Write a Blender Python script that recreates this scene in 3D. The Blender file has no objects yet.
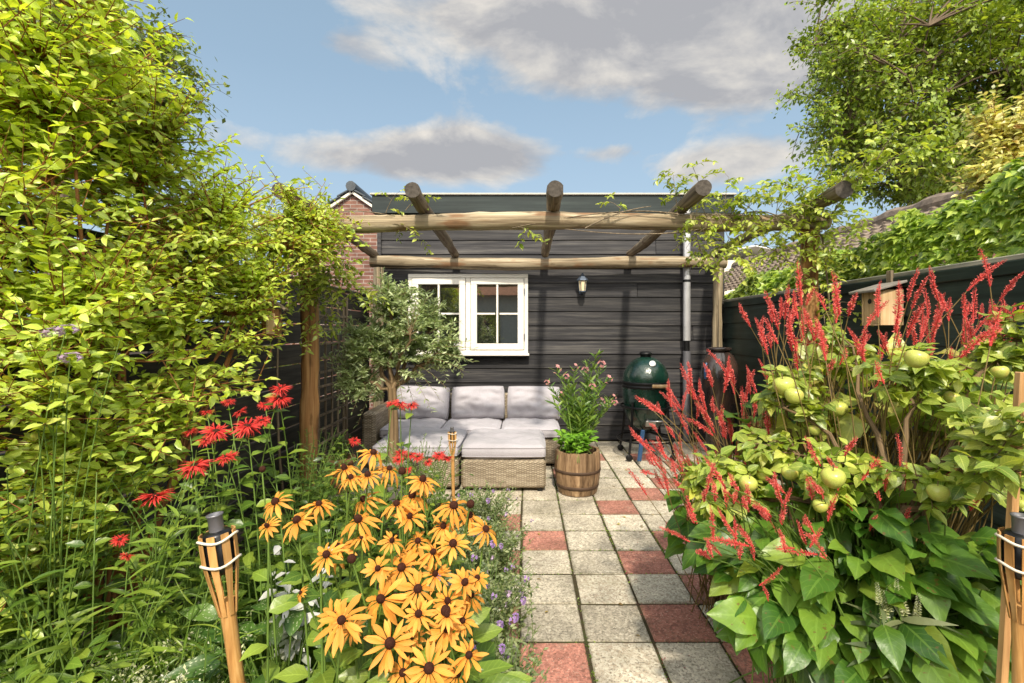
import bpy, bmesh, math
import numpy as np
from mathutils import Vector, Matrix, Quaternion

R = np.random.default_rng(7)
SC = bpy.context.scene
COL = SC.collection
rad = math.radians
F_PX, CX, CY, CAMH = 480.0, 525.0, 331.0, 1.39
UP = np.array([0., 0., 1.])

def P(px, py, y):
    """point of the garden that lies at distance y and shows at photo position px, py"""
    return np.array([(px-CX)*y/F_PX, y, CAMH-(py-CY)*y/F_PX])

def nrm(a):
    a = np.asarray(a, float)
    return a/np.maximum(np.linalg.norm(a, axis=-1, keepdims=True), 1e-9)

# ------------------------------------------------------------------ geometry accumulator
class Geo:
    def __init__(s):
        s.V, s.F, s.M, s.S, s.Rn, s.UV, s.n = [], [], [], [], [], [], 0
    def add(s, V, F, mat=0, smooth=False, rnd=0.5, uv=None):
        V = np.asarray(V, float).reshape(-1, 3)
        groups = {}
        if isinstance(F, np.ndarray) and F.ndim == 2:
            groups[F.shape[1]] = F
        else:
            for f in F: groups.setdefault(len(f), []).append(f)
            groups = {k: np.array(v, int) for k, v in groups.items()}
        for k, f in groups.items():
            m = len(f)
            s.F.append(f+s.n)
            s.M.append(np.full(m, mat)); s.S.append(np.full(m, smooth))
            s.Rn.append(np.broadcast_to(np.asarray(rnd, float), (m,)) if np.ndim(rnd) == 0 else np.asarray(rnd)[:m])
            u = np.zeros((m*k, 2)) if uv is None else np.asarray(uv)[f.reshape(-1)]
            s.UV.append(u)
        s.V.append(V); s.n += len(V)
        return s
    def join(s, o):
        s.F += [f+s.n for f in o.F]; s.V += o.V; s.M += o.M; s.S += o.S; s.Rn += o.Rn; s.UV += o.UV; s.n += o.n
        return s
    def box(s, c, size, rot=None, bevel=0.0, mat=0, rnd=0.5):
        c = np.asarray(c, float); h = np.asarray(size, float)/2
        if bevel <= 0:
            V = np.array([[x, y, z] for x in (-1, 1) for y in (-1, 1) for z in (-1, 1)])*h
            F = [[0,1,3,2],[4,6,7,5],[0,4,5,1],[2,3,7,6],[0,2,6,4],[1,5,7,3]]
        else:
            b = min(bevel, h.min()*.98); V = []; idx = {}
            for x in (-1, 1):
                for y in (-1, 1):
                    for z in (-1, 1):
                        sg = np.array([x, y, z])
                        for a in range(3):
                            p = sg*(h-b); p[a] = sg[a]*h[a]
                            idx[(x, y, z, a)] = len(V); V.append(p)
            F = []
            sq = ((-1,-1),(1,-1),(1,1),(-1,1))
            for a in range(3):
                o = [(1,2),(0,2),(0,1)][a]
                for d in (-1, 1):
                    f = []
                    for (u, w) in sq:
                        k = [0,0,0]; k[a] = d; k[o[0]] = u; k[o[1]] = w
                        f.append(idx[(*k, a)])
                    F.append(f)
            for a in range(3):
                o = [(1,2),(0,2),(0,1)][a]
                for u in (-1, 1):
                    for w in (-1, 1):
                        k0 = [0,0,0]; k0[a] = -1; k0[o[0]] = u; k0[o[1]] = w
                        k1 = list(k0); k1[a] = 1
                        F.append([idx[(*k0, o[0])], idx[(*k1, o[0])], idx[(*k1, o[1])], idx[(*k0, o[1])]])
            for x in (-1, 1):
                for y in (-1, 1):
                    for z in (-1, 1):
                        F.append([idx[(x,y,z,0)], idx[(x,y,z,1)], idx[(x,y,z,2)]])
            V = np.array(V)
            # outward winding
            FF = []
            for f in F:
                p = V[f]; n = np.cross(p[1]-p[0], p[2]-p[0])
                FF.append(f if np.dot(n, p.mean(0)) > 0 else f[::-1])
            F = FF
        if rot is not None: V = V@np.asarray(rot).T
        return s.add(V+c, F, mat, False, rnd)
    def tube(s, pts, radii, sides=6, mat=0, caps=True, smooth=True, rnd=0.5, lump=0.0, capmat=None):
        cm = mat if capmat is None else capmat
        pts = np.asarray(pts, float); n = len(pts)
        radii = np.broadcast_to(np.asarray(radii, float), (n,))
        t = nrm(np.gradient(pts, axis=0))
        ref = np.array([0, 0, 1.]) if abs(t[0][2]) < .9 else np.array([1., 0, 0])
        a = nrm(np.cross(t[0], ref)); A = [a]
        for i in range(1, n):
            a = a-t[i]*np.dot(a, t[i]); a = a/max(np.linalg.norm(a), 1e-9); A.append(a)
        A = np.array(A); B = np.cross(t, A)
        th = np.arange(sides)/sides*2*np.pi
        rr = np.ones((n, sides))
        if lump: rr = rr+R.normal(0, lump, (n, sides))
        V = pts[:, None]+radii[:, None, None]*rr[:, :, None]*(A[:, None]*np.cos(th)[None, :, None]+B[:, None]*np.sin(th)[None, :, None])
        i, j = np.meshgrid(np.arange(n-1), np.arange(sides), indexing='ij')
        i = i.ravel(); j = j.ravel(); k = (j+1) % sides
        Fq = np.stack([i*sides+j, i*sides+k, (i+1)*sides+k, (i+1)*sides+j], 1)
        L = np.concatenate([[0], np.cumsum(np.linalg.norm(np.diff(pts, axis=0), axis=1))])
        uv = np.stack([np.tile(th/(2*np.pi), n), np.repeat(L, sides)], 1)
        s.add(V.reshape(-1, 3), Fq, mat, smooth, rnd, uv)
        if caps:
            Vc = V.reshape(-1, 3)
            s.add(Vc[:sides], [list(range(sides))[::-1]], cm, False, rnd, np.stack([np.cos(th), np.sin(th)], 1)*.5+.5)
            s.add(Vc[-sides:], [list(range(sides))], cm, False, rnd, np.stack([np.cos(th), np.sin(th)], 1)*.5+.5)
        return s
    def lathe(s, prof, c=(0, 0, 0), segs=24, mat=0, smooth=True, rot=None, rnd=0.5):
        prof = np.asarray(prof, float); n = len(prof)
        th = np.arange(segs)/segs*2*np.pi
        V = np.stack([prof[:, 0][:, None]*np.cos(th), prof[:, 0][:, None]*np.sin(th), np.repeat(prof[:, 1][:, None], segs, 1)], -1).reshape(-1, 3)
        i, j = np.meshgrid(np.arange(n-1), np.arange(segs), indexing='ij'); i = i.ravel(); j = j.ravel(); k = (j+1) % segs
        Fq = np.stack([i*segs+j, i*segs+k, (i+1)*segs+k, (i+1)*segs+j], 1)
        if rot is not None: V = V@np.asarray(rot).T
        uv = np.stack([np.tile(th/(2*np.pi), n), np.repeat(np.arange(n)/max(n-1, 1), segs)], 1)
        return s.add(V+np.asarray(c, float), Fq, mat, smooth, rnd, uv)
    def leaves(s, T, pos, d, n, size, rnd=None, mat=0):
        TV, TF, TU = T
        pos = np.asarray(pos, float); m = len(pos)
        if m == 0: return s
        d = nrm(d); n = np.asarray(n, float)
        n = nrm(n-d*(n*d).sum(-1, keepdims=True)); sd = np.cross(d, n)
        size = np.broadcast_to(np.asarray(size, float), (m,))
        if rnd is None: rnd = R.random(m)
        V = pos[:, None]+size[:, None, None]*(TV[None, :, 0:1]*sd[:, None]+TV[None, :, 1:2]*d[:, None]+TV[None, :, 2:3]*n[:, None])
        k = len(TV)
        Fq = (TF[None]+(np.arange(m)*k)[:, None, None]).reshape(-1, TF.shape[1])
        return s.add(V.reshape(-1, 3), Fq, mat, True, np.repeat(rnd, len(TF)), np.tile(TU, (m, 1)))
    def mesh(s, name, mats, off=(0, 0, 0)):
        me = bpy.data.meshes.new(name)
        V = np.concatenate(s.V)-np.asarray(off, float)
        sizes = np.concatenate([np.full(len(f), f.shape[1]) for f in s.F])
        loops = np.concatenate([f.reshape(-1) for f in s.F])
        me.vertices.add(len(V)); me.vertices.foreach_set('co', V.astype(np.float32).ravel())
        me.loops.add(len(loops)); me.loops.foreach_set('vertex_index', loops.astype(np.int32))
        me.polygons.add(len(sizes))
        st = np.concatenate([[0], np.cumsum(sizes)[:-1]])
        me.polygons.foreach_set('loop_start', st.astype(np.int32))
        me.polygons.foreach_set('loop_total', sizes.astype(np.int32))
        me.polygons.foreach_set('material_index', np.concatenate(s.M).astype(np.int32))
        me.polygons.foreach_set('use_smooth', np.concatenate(s.S).astype(bool))
        uvl = me.uv_layers.new(name='uv'); uvl.data.foreach_set('uv', np.concatenate(s.UV).astype(np.float32).ravel())
        at = me.attributes.new('rnd', 'FLOAT', 'FACE'); at.data.foreach_set('value', np.concatenate(s.Rn).astype(np.float32))
        me.update(calc_edges=True); me.validate()
        for m in (mats if isinstance(mats, (list, tuple)) else [mats]): me.materials.append(m)
        return me

# ------------------------------------------------------------------ objects
def tag(o, label=None, cat=None, group=None, kind=None):
    if label: o['label'] = label
    if cat: o['category'] = cat
    if group: o['group'] = group
    if kind: o['kind'] = kind
    return o
def thing(name, label, cat, loc=(0, 0, 0), group=None):
    o = bpy.data.objects.new(name, None); COL.objects.link(o); o.location = [float(v) for v in loc]
    o.empty_display_size = .1
    return tag(o, label, cat, group)
def wloc(o):
    p = np.zeros(3)
    while o is not None: p = p+np.array(o.location); o = o.parent
    return p
def part(name, g, mats, parent=None, label=None):
    """one mesh object out of world-space geometry, under its thing"""
    me = g.mesh(name, mats, wloc(parent))
    o = bpy.data.objects.new(name, me); COL.objects.link(o)
    if parent is not None: o.parent = parent
    if label: o['label'] = label
    return o
def inst(name, me, parent, loc, quat=None, scale=1.0):
    o = bpy.data.objects.new(name, me); COL.objects.link(o); o.parent = parent
    o.location = [float(v) for v in (np.asarray(loc)-wloc(parent))]
    if quat is not None: o.rotation_euler = quat.to_euler()
    o.scale = (scale,)*3 if np.isscalar(scale) else scale
    return o
def sub(name, me, parent):
    o = bpy.data.objects.new(name, me); COL.objects.link(o); o.parent = parent
    return o
def solo(name, g, mats, label, cat, base, group=None, kind=None):
    me = g.mesh(name, mats, base)
    o = bpy.data.objects.new(name, me); COL.objects.link(o); o.location = [float(v) for v in base]
    return tag(o, label, cat, group, kind)
def dup(root, loc, label=None, group=None):
    r = root.copy(); COL.objects.link(r); r.location = [float(v) for v in loc]
    if label: r['label'] = label
    if group: r['group'] = group
    for ch in list(root.children):
        c = ch.copy(); COL.objects.link(c); c.parent = r
        for gch in list(ch.children):
            d = gch.copy(); COL.objects.link(d); d.parent = c
    return r

def rx(a): c, s = math.cos(a), math.sin(a); return np.array([[1,0,0],[0,c,-s],[0,s,c]])
def ry(a): c, s = math.cos(a), math.sin(a); return np.array([[c,0,s],[0,1,0],[-s,0,c]])
def rz(a): c, s = math.cos(a), math.sin(a); return np.array([[c,-s,0],[s,c,0],[0,0,1]])
def quat_to(n, spin=0.0):
    q = Vector([float(v) for v in n]).to_track_quat('Z', 'Y')
    return q @ Quaternion((0, 0, 1), spin)
def bez(a, b, c, n=8):
    t = np.linspace(0, 1, n)[:, None]
    return (1-t)**2*np.asarray(a)+2*t*(1-t)*np.asarray(b)+t*t*np.asarray(c)

# ------------------------------------------------------------------ leaf shapes: x across, y along, z up
def leaf_shape(w=.45, segs=3, fold=.25, droop=.25, belly=.42, wave=0.0, cols=3):
    V, U = [], []
    for i in range(segs+1):
        t = i/segs
        tt = min(max(t, .015), .985)
        k = math.log(.5)/math.log(belly)
        ww = max(math.sin(math.pi*tt**k), .02)**.85*w/2
        if i == 0: ww = w*.06
        if i == segs: ww = .004
        for x in np.linspace(-1, 1, cols):
            z = fold*(abs(x)-.35*x*x)*ww*1.5-droop*t*t+wave*math.sin(t*13+x*2.5)*x*x*ww
            V.append([x*ww, t+.02*wave*math.sin(t*21)*abs(x), z]); U.append([x*.5+.5, t])
    Fc = []
    for i in range(segs):
        a = i*cols; b = a+cols
        Fc += [[a+j, a+j+1, b+j+1, b+j] for j in range(cols-1)]
    return np.array(V), np.array(Fc), np.array(U)
L_FAR = (np.array([[0,0,0],[-.3,.5,.06],[0,1,-.08],[.3,.5,.06]]), np.array([[0,3,2,1]]), np.array([[.5,0],[0,.5],[.5,1],[1,.5]]))
L_OV = leaf_shape(.50, 3, .35, .22)
L_OV2 = leaf_shape(.58, 4, .28, .32, wave=.2)
L_BIG = leaf_shape(.66, 9, .20, .38, belly=.40, wave=.16, cols=5)
L_LUNG = leaf_shape(.42, 7, .3, .5, belly=.4, wave=.2, cols=5)
L_NAR = leaf_shape(.20, 3, .3, .15, belly=.5)
L_LANCE = leaf_shape(.17, 5, .3, .45, belly=.4)
L_GRASS = leaf_shape(.06, 6, .4, .7, belly=.35)
L_TINY = leaf_shape(.5, 2, .2, .2)
L_IVY = (np.array([[0,0,0],[-.30,-.05,-.03],[-.5,.32,-.05],[-.22,.45,.02],[0,1,-.15],[.22,.45,.02],[.5,.32,-.05],[.30,-.05,-.03],[0,.4,.05]]),
         np.array([[8,0,1,2],[8,2,3,4],[8,4,5,6],[8,6,7,0]]),
         np.array([[.5,0],[.2,0],[0,.3],[.3,.5],[.5,1],[.7,.5],[1,.3],[.8,0],[.5,.4]]))

class Leaves:
    def __init__(s): s.p, s.d, s.n, s.s, s.r = [], [], [], [], []
    def add(s, p, d, n, sz, r=None):
        p = np.atleast_2d(p); m = len(p)
        s.p.append(p); s.d.append(np.broadcast_to(d, (m, 3))); s.n.append(np.broadcast_to(n, (m, 3)))
        s.s.append(np.broadcast_to(sz, (m,))); s.r.append(R.random(m) if r is None else np.broadcast_to(r, (m,)))
    def geo(s, T, g=None):
        g = g or Geo()
        if s.p: g.leaves(T, np.concatenate(s.p), np.concatenate(s.d), np.concatenate(s.n), np.concatenate(s.s), np.concatenate(s.r))
        return g
    def count(s): return sum(len(a) for a in s.p)

def along(poly, u):
    poly = np.asarray(poly); n = len(poly)-1
    x = np.clip(u, 0, .9999)*n; i = x.astype(int); f = (x-i)[:, None]
    return poly[i]*(1-f)+poly[i+1]*f, nrm(poly[i+1]-poly[i])
def twig_leaves(acc, poly, m, size, start=.2, droop=.15, fwd=.6, nrand=.45, bias=None, rb=None):
    u = np.linspace(start, 1, m)+R.normal(0, .02, m)
    p, t = along(poly, u)
    side = nrm(np.cross(t, UP)+1e-4)
    sg = np.where(np.arange(m) % 2 == 0, 1., -1.)[:, None]
    roll = R.normal(0, .5, m)[:, None]
    d = nrm(fwd*t+sg*side*(.9)+np.cross(t, side)*roll+np.array([0, 0, -droop])+R.normal(0, .18, (m, 3)))
    n = UP+R.normal(0, nrand, (m, 3))
    if bias is not None: n = n+np.asarray(bias)
    r = np.clip(R.random(m)*.7+(R.random()*.3 if rb is None else rb), 0, 1)
    acc.add(p, d, n, size*R.uniform(.65, 1.15, m), r)

def EL(px, py, y, rpx, rpy, ry): return (P(px, py, y), np.array([rpx*y/F_PX, ry, rpy*y/F_PX]))
def sample_el(els, n, shell=.45):
    w = np.array([e[1].prod()**(.7) for e in els]); w = w/w.sum()
    k = R.choice(len(els), n, p=w)
    d = nrm(R.normal(size=(n, 3)))*(R.random(n)**shell)[:, None]
    C = np.array([e[0] for e in els])[k]; S = np.array([e[1] for e in els])[k]
    return C+d*S
def limbs_to(base, ends, r0, jit=.06, n=9, lift=.35):
    out = []
    for e in ends:
        e = np.asarray(e); mid = base+(e-base)*.5; mid[2] = base[2]+(e[2]-base[2])*(.5+lift*.5)
        pl = bez(base, mid, e, n); pl[1:-1] += R.normal(0, jit*.25, (n-2, 3))
        out.append(pl)
    return out
def grow(base, ends, targets, r0, T, leaf, per, droop=.15, side_shoots=2, nrand=.45, bias=None, lift=.35, jit=.06, tw=.0035, maxtwig=.9, sag=.1):
    """stems from base to ends, twigs from them to every target, leaves along the twigs -> (wood Geo, leaf Geo)"""
    wood, acc = Geo(), Leaves()
    limbs = limbs_to(np.asarray(base, float), ends, r0, jit, lift=lift)
    for l in limbs: wood.tube(l, np.linspace(r0, r0*.25, len(l)), 7, lump=.06)
    allp = np.concatenate(limbs); allt = np.concatenate([np.linspace(0, 1, len(l)) for l in limbs])
    for T0 in targets:
        dv = allp-T0; dist = np.linalg.norm(dv, axis=1)
        cost = dist+np.maximum(dv[:, 2], 0)*1.2-allt*.15
        q = allp[np.argmin(cost)]
        v = T0-q; L = np.linalg.norm(v)
        if L > maxtwig: q = T0-v/L*maxtwig; 
        v = T0-q; L = max(np.linalg.norm(v), .05)
        mid = q+v*.5+np.array([0, 0, sag*L])+R.normal(0, .05*L, 3)
        pl = bez(q, mid, T0, 6)
        wood.tube(pl, np.linspace(tw, tw*.35, 6), 4, caps=False)
        rb = R.random()*.3
        twig_leaves(acc, pl, max(3, int(per)), leaf, .3, droop, nrand=nrand, bias=bias, rb=rb)
        for k in range(side_shoots):
            a, t = along(pl, np.array([R.uniform(.25, .9)]))
            dd = nrm(t[0]*.6+R.normal(0, .6, 3)+np.array([0, 0, .15])); l2 = L*R.uniform(.25, .5)
            p2 = bez(a[0], a[0]+dd*l2*.5+np.array([0, 0, .03*l2]), a[0]+dd*l2, 5)
            wood.tube(p2, np.linspace(tw*.6, tw*.25, 5), 3, caps=False)
            twig_leaves(acc, p2, max(3, int(per*.55)), leaf*.9, .15, droop, nrand=nrand, bias=bias, rb=rb)
    return wood, acc.geo(T)

def herb(base, n, height, spread, nodes, leaf, T, tilt=.1, droop=.0, bias=(0, -.25, 0), stem_r=.003, start=.12, shrink=.5, lean=(0, 0), basejit=.06, golden=True, tips=None, nrand=.25):
    """leafy upright stems -> (stem Geo, leaf Geo, tip points, tip directions)"""
    st, acc = Geo(), Leaves(); TP, TD = [], []
    base = np.asarray(base, float)
    for i in range(n):
        b = base+np.array([R.normal(0, basejit), R.normal(0, basejit), 0])
        if tips is not None: tip = np.asarray(tips[i], float)
        else:
            a = R.uniform(0, 2*np.pi); r = spread*math.sqrt(R.random())
            tip = base+np.array([math.cos(a)*r+lean[0], math.sin(a)*r+lean[1], height*R.uniform(.75, 1.08)])
        mid = b*.45+tip*.55; mid[2] = b[2]+(tip[2]-b[2])*.68; mid[:2] = b[:2]*.7+tip[:2]*.3
        pl = bez(b, mid, tip, 9)
        st.tube(pl, np.linspace(stem_r, stem_r*.5, 9), 5, caps=False)
        k = max(2, nodes); u = np.linspace(start, .97, k)+R.normal(0, .015, k)
        p, t = along(pl, u)
        az = R.uniform(0, 6.28)+np.arange(k)*2.4
        d = np.stack([np.cos(az), np.sin(az), np.full(k, tilt)], 1)+t*.25+R.normal(0, .15, (k, 3))+np.array([0, 0, -droop])
        nn = UP*.9+np.asarray(bias)+R.normal(0, nrand, (k, 3))
        acc.add(p, d, nn, leaf*(1-shrink*u)*R.uniform(.75, 1.2, k))
        TP.append(tip); TD.append(t[-1])
    return st, acc.geo(T), np.array(TP), np.array(TD)

# ------------------------------------------------------------------ materials
class N:
    def __init__(s, name):
        s.m = bpy.data.materials.new(name); s.m.use_nodes = True
        s.t = s.m.node_tree; s.t.nodes.clear()
        s.out = s.t.nodes.new('ShaderNodeOutputMaterial')
    def n(s, typ, props=None, **inp):
        nd = s.t.nodes.new('ShaderNode'+typ)
        for k, v in (props or {}).items(): setattr(nd, k, v)
        for k, v in inp.items():
            k = k.replace('_', ' ') if k not in nd.inputs else k
            s.set(nd.inputs[int(k[1:])] if k[0] == 'i' and k[1:].isdigit() else nd.inputs[k], v)
        return nd
    def set(s, sock, v):
        if isinstance(v, bpy.types.NodeSocket): s.t.links.new(v, sock)
        elif isinstance(v, bpy.types.Node): s.t.links.new(v.outputs[0], sock)
        else:
            if isinstance(v, (tuple, list)) and len(v) == 3 and sock.type == 'RGBA': v = (*v, 1)
            sock.default_value = v
    def obj(s): return s.n('TexCoord').outputs['Object']
    def uv(s): return s.n('TexCoord').outputs['UV']
    def rnd(s): return s.n('Attribute', {'attribute_name': 'rnd'}).outputs['Fac']
    def math(s, op, a, b=0.0, c=0.0, clamp=False):
        nd = s.t.nodes.new('ShaderNodeMath'); nd.operation = op; nd.use_clamp = clamp
        s.set(nd.inputs[0], a); s.set(nd.inputs[1], b); s.set(nd.inputs[2], c); return nd.outputs[0]
    def vmul(s, v, k):
        nd = s.t.nodes.new('ShaderNodeVectorMath'); nd.operation = 'MULTIPLY'; s.set(nd.inputs[0], v); nd.inputs[1].default_value = k; return nd.outputs[0]
    def vadd(s, a, b):
        nd = s.t.nodes.new('ShaderNodeVectorMath'); nd.operation = 'ADD'; s.set(nd.inputs[0], a); s.set(nd.inputs[1], b); return nd.outputs[0]
    def noise(s, vec, scale=5., detail=4., rough=.55, dist=0., out=0):
        return s.n('TexNoise', None, Vector=vec, Scale=scale, Detail=detail, Roughness=rough, Distortion=dist).outputs[out]
    def ramp(s, fac, stops, interp='LINEAR'):
        nd = s.t.nodes.new('ShaderNodeValToRGB'); nd.color_ramp.interpolation = interp; e = nd.color_ramp.elements
        while len(e) < len(stops): e.new(.5)
        for k, (p, c) in enumerate(stops):
            e[k].position = p; e[k].color = (*(c if not np.isscalar(c) else (c, c, c)), 1)
        s.set(nd.inputs[0], fac); return nd.outputs[0]
    def mix(s, fac, a, b, blend='MIX'):
        nd = s.t.nodes.new('ShaderNodeMix'); nd.data_type = 'RGBA'; nd.blend_type = blend; nd.clamp_factor = True
        s.set(nd.inputs[0], fac); s.set(nd.inputs[6], a); s.set(nd.inputs[7], b); return nd.outputs[2]
    def bump(s, h, strength=.4, dist=.01):
        return s.n('Bump', None, Height=h, Strength=strength, Distance=dist).outputs[0]
    def bsdf(s, col, rough=.6, spec=.5, metal=0., normal=None, **kw):
        nd = s.t.nodes.new('ShaderNodeBsdfPrincipled')
        s.set(nd.inputs['Base Color'], col); s.set(nd.inputs['Roughness'], rough); s.set(nd.inputs['Specular IOR Level'], spec); s.set(nd.inputs['Metallic'], metal)
        if normal is not None: s.set(nd.inputs['Normal'], normal)
        for k, v in kw.items(): s.set(nd.inputs[k.replace('_', ' ')], v)
        return nd.outputs[0]
    def done(s, sh): s.set(s.out.inputs['Surface'], sh); return s.m

GAIN = 1.35
def leafmat(name, dark, mid, light, trans=.4, tcol=None, rough=.36, vein=.25, spots=None, yellow=None, spec=.6, blem=0., gain=None):
    dark, mid, light = [tuple(min(.75, v*(gain or GAIN)) for v in c_) for c_ in (dark, mid, light)]
    trans = min(trans, .34)
    m = N(name); r = m.rnd(); o = m.obj(); uv = m.uv()
    stops = [(0, dark), (.5, mid), (1, light)]
    if yellow: stops = [(0, dark), (.45, mid), (.9, light), (.97, yellow)]
    c = m.ramp(r, stops)
    nz = m.noise(o, 2.2, 3)
    c = m.mix(1.0, c, m.ramp(nz, [(.3, .62), (.7, 1.3)]), 'MULTIPLY')
    if vein:
        sep = m.n('SeparateXYZ', None, Vector=uv)
        x = m.math('ABSOLUTE', m.math('SUBTRACT', sep.outputs[0], .5))
        mid_ = m.math('LESS_THAN', x, .035)
        w = m.math('SINE', m.math('ADD', m.math('MULTIPLY', sep.outputs[1], 44.), m.math('MULTIPLY', x, -26.)))
        ln = m.math('GREATER_THAN', w, .9)
        f = m.math('MULTIPLY', m.math('MAXIMUM', mid_, m.math('MULTIPLY', ln, .5)), vein)
        c = m.mix(f, c, tuple(min(1, v*2.2+.05) for v in light))
    if spots:
        v = m.n('TexVoronoi', None, Vector=m.vadd(m.vmul(uv, (7, 13, 1)), m.n('CombineXYZ', None, X=m.math('MULTIPLY', r, 37.)).outputs[0]), Scale=1.0, Randomness=.8).outputs['Distance']
        c = m.mix(m.math('LESS_THAN', v, .3), c, spots)
    if blem:
        bn = m.noise(o, 46., 3, .6)
        c = m.mix(m.ramp(bn, [(.64, 0.), (.69, blem)]), c, (.16, .085, .03))
        c = m.mix(m.ramp(m.noise(o, 11., 3), [(.45, 0.), (.75, .45)]), c, m.mix(1., c, (1.6, 1.35, .8), 'MULTIPLY'))
    b = m.bsdf(c, rough, spec, 0, m.bump(m.noise(o, 90., 2), .25, .004))
    tc = m.mix(1., c, tcol or (1.7, 1.7, .55), 'MULTIPLY')
    t = m.n('BsdfTranslucent', None, Color=tc)
    return m.done(m.n('MixShader', None, i0=trans, i1=b, i2=t.outputs[0]).outputs[0])

def plain(name, col, rough=.6, spec=.5, metal=0., var=.25, scale=12., bump=.0, bscale=60.):
    m = N(name); o = m.obj()
    nz = m.noise(o, scale, 5)
    c = m.mix(1., col, m.ramp(nz, [(.25, 1-var), (.75, 1+var)]), 'MULTIPLY')
    nr = m.bump(m.noise(o, bscale, 4), bump, .004) if bump else None
    return m.done(m.bsdf(c, rough, spec, metal, nr))

def woodmat(name, dark, mid, light, axis='x', scale=1., rough=.7, bump=.5, knots=None, spec=.3, useuv=False, crack=.35, plank=False):
    """grain runs along one axis of the object; rnd shifts it board by board"""
    m = N(name); r = m.rnd()
    if useuv:
        uv = m.uv(); sp = m.n('SeparateXYZ', None, Vector=uv)
        ang = m.math('MULTIPLY', sp.outputs[0], 6.28318)
        v = m.n('CombineXYZ', None, X=m.math('MULTIPLY', sp.outputs[1], 1.), Y=m.math('MULTIPLY', m.math('COSINE', ang), .07), Z=m.math('MULTIPLY', m.math('SINE', ang), .07)).outputs[0]
        k = (1.2*scale, 26*scale, 26*scale)
    else:
        v = m.obj(); k = {'x': (1.2, 26, 26), 'y': (26, 1.2, 26), 'z': (26, 26, 1.2)}[axis]; k = tuple(q*scale for q in k)
    off = m.n('CombineXYZ', None, X=m.math('MULTIPLY', r, 13.7), Y=m.math('MULTIPLY', r, 7.3), Z=m.math('MULTIPLY', r, 5.1)).outputs[0]
    v = m.vadd(v, off)
    vs = m.vmul(v, k)
    warp = m.noise(m.vmul(v, tuple(q*.16 for q in k)), 1.6, 2, out=1)
    wv = m.n('VectorMath', {'operation': 'MULTIPLY_ADD'}, i0=warp, i1=(2.6, 2.6, 2.6), i2=vs).outputs[0]
    g1 = m.noise(wv, 1., 6, .65)
    g2 = m.noise(m.vmul(wv, (1.5, 3.2, 3.2)), 1., 4, .6)
    f = m.math('ADD', m.math('MULTIPLY', g1, .65), m.math('MULTIPLY', g2, .35))
    c = m.ramp(f, [(.36, dark), (.5, mid), (.63, light)])
    c = m.mix(1., c, m.ramp(r, [(0, .72), (1, 1.25)]), 'MULTIPLY')
    bl = m.noise(m.vmul(v, (1.5, 4, 4)), 1., 3)
    c = m.mix(1., c, m.ramp(bl, [(.3, .75), (.7, 1.2)]), 'MULTIPLY')
    if knots:
        kn = m.noise(m.vmul(v, (2.2, 6, 6)), 1.3, 2)
        c = m.mix(m.ramp(kn, [(.56, 0.), (.66, .8)]), c, knots)
        c = m.mix(m.ramp(m.noise(m.vmul(v, (3.1, 9, 9)), 1.7, 3), [(.60, 0.), (.70, .6)]), c, tuple(q*.8 for q in dark))
    if crack:
        cr = m.noise(m.vmul(vs, (.5, 1.1, 1.1)), 1.3, 2, .4)
        c = m.mix(m.ramp(cr, [(.33, crack), (.38, 0.)]), c, tuple(q*.25 for q in dark))
    return m.done(m.bsdf(c, rough, spec, 0, m.bump(f, bump, .006)))
# ------------------------------------------------------------------ material set
def tilemat(name, base, dark, light, agg):
    m = N(name); o = m.obj(); r = m.rnd()
    c = m.mix(1., base, m.ramp(r, [(0, .78), (1, 1.2)]), 'MULTIPLY')
    off = m.vadd(o, m.n('CombineXYZ', None, X=m.math('MULTIPLY', r, 9.), Y=m.math('MULTIPLY', r, 5.), Z=0.).outputs[0])
    fine = m.noise(off, 95., 3, .7)
    c = m.mix(m.ramp(fine, [(.36, .85), (.47, 0.)]), c, dark)
    c = m.mix(m.ramp(m.noise(off, 120., 2, .6), [(.60, 0.), (.68, .8)]), c, light)
    vor = m.n('TexVoronoi', None, Vector=off, Scale=85.).outputs['Color']
    vg = m.n('RGBToBW', None, Color=vor).outputs[0]
    c = m.mix(.4, c, m.mix(1., c, vg, 'OVERLAY'))
    c = m.mix(m.ramp(m.noise(o, 2.1, 5, .7), [(.52, 0.), (.7, .45)]), c, (.16, .14, .075))
    big = m.noise(off, 3.2, 4, .6)
    c = m.mix(1., c, m.ramp(big, [(.28, .62), (.6, 1.12)]), 'MULTIPLY')
    c = m.mix(m.ramp(m.noise(off, 7., 5, .7), [(.58, 0.), (.72, .5)]), c, agg)
    s3 = m.n('SeparateXYZ', None, Vector=o)
    ex = m.math('ABSOLUTE', m.math('SUBTRACT', m.math('FRACT', m.math('MULTIPLY', m.math('SUBTRACT', s3.outputs[0], -.024), 1/.3)), .5))
    ey = m.math('ABSOLUTE', m.math('SUBTRACT', m.math('FRACT', m.math('MULTIPLY', m.math('SUBTRACT', s3.outputs[1], 2.15), 1/.3)), .5))
    ed = m.math('ADD', m.math('MAXIMUM', ex, ey), m.math('MULTIPLY', m.math('SUBTRACT', m.noise(o, 16., 5, .7), .5), .22))
    c = m.mix(m.ramp(ed, [(.43, 0.), (.52, .55)]), c, m.mix(m.noise(o, 5., 2), (.09, .075, .045), (.075, .085, .03)))
    h = m.noise(off, 130., 3, .7)
    return m.done(m.bsdf(c, .88, .25, 0, m.bump(h, .7, .004)))
M = {}
M['tile_grey'] = tilemat('concrete_tile', (.54, .48, .38), (.18, .155, .12), (.66, .62, .52), (.17, .16, .10))
M['tile_red'] = tilemat('red_tile', (.42, .185, .14), (.24, .12, .09), (.56, .40, .32), (.36, .29, .22))
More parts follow.
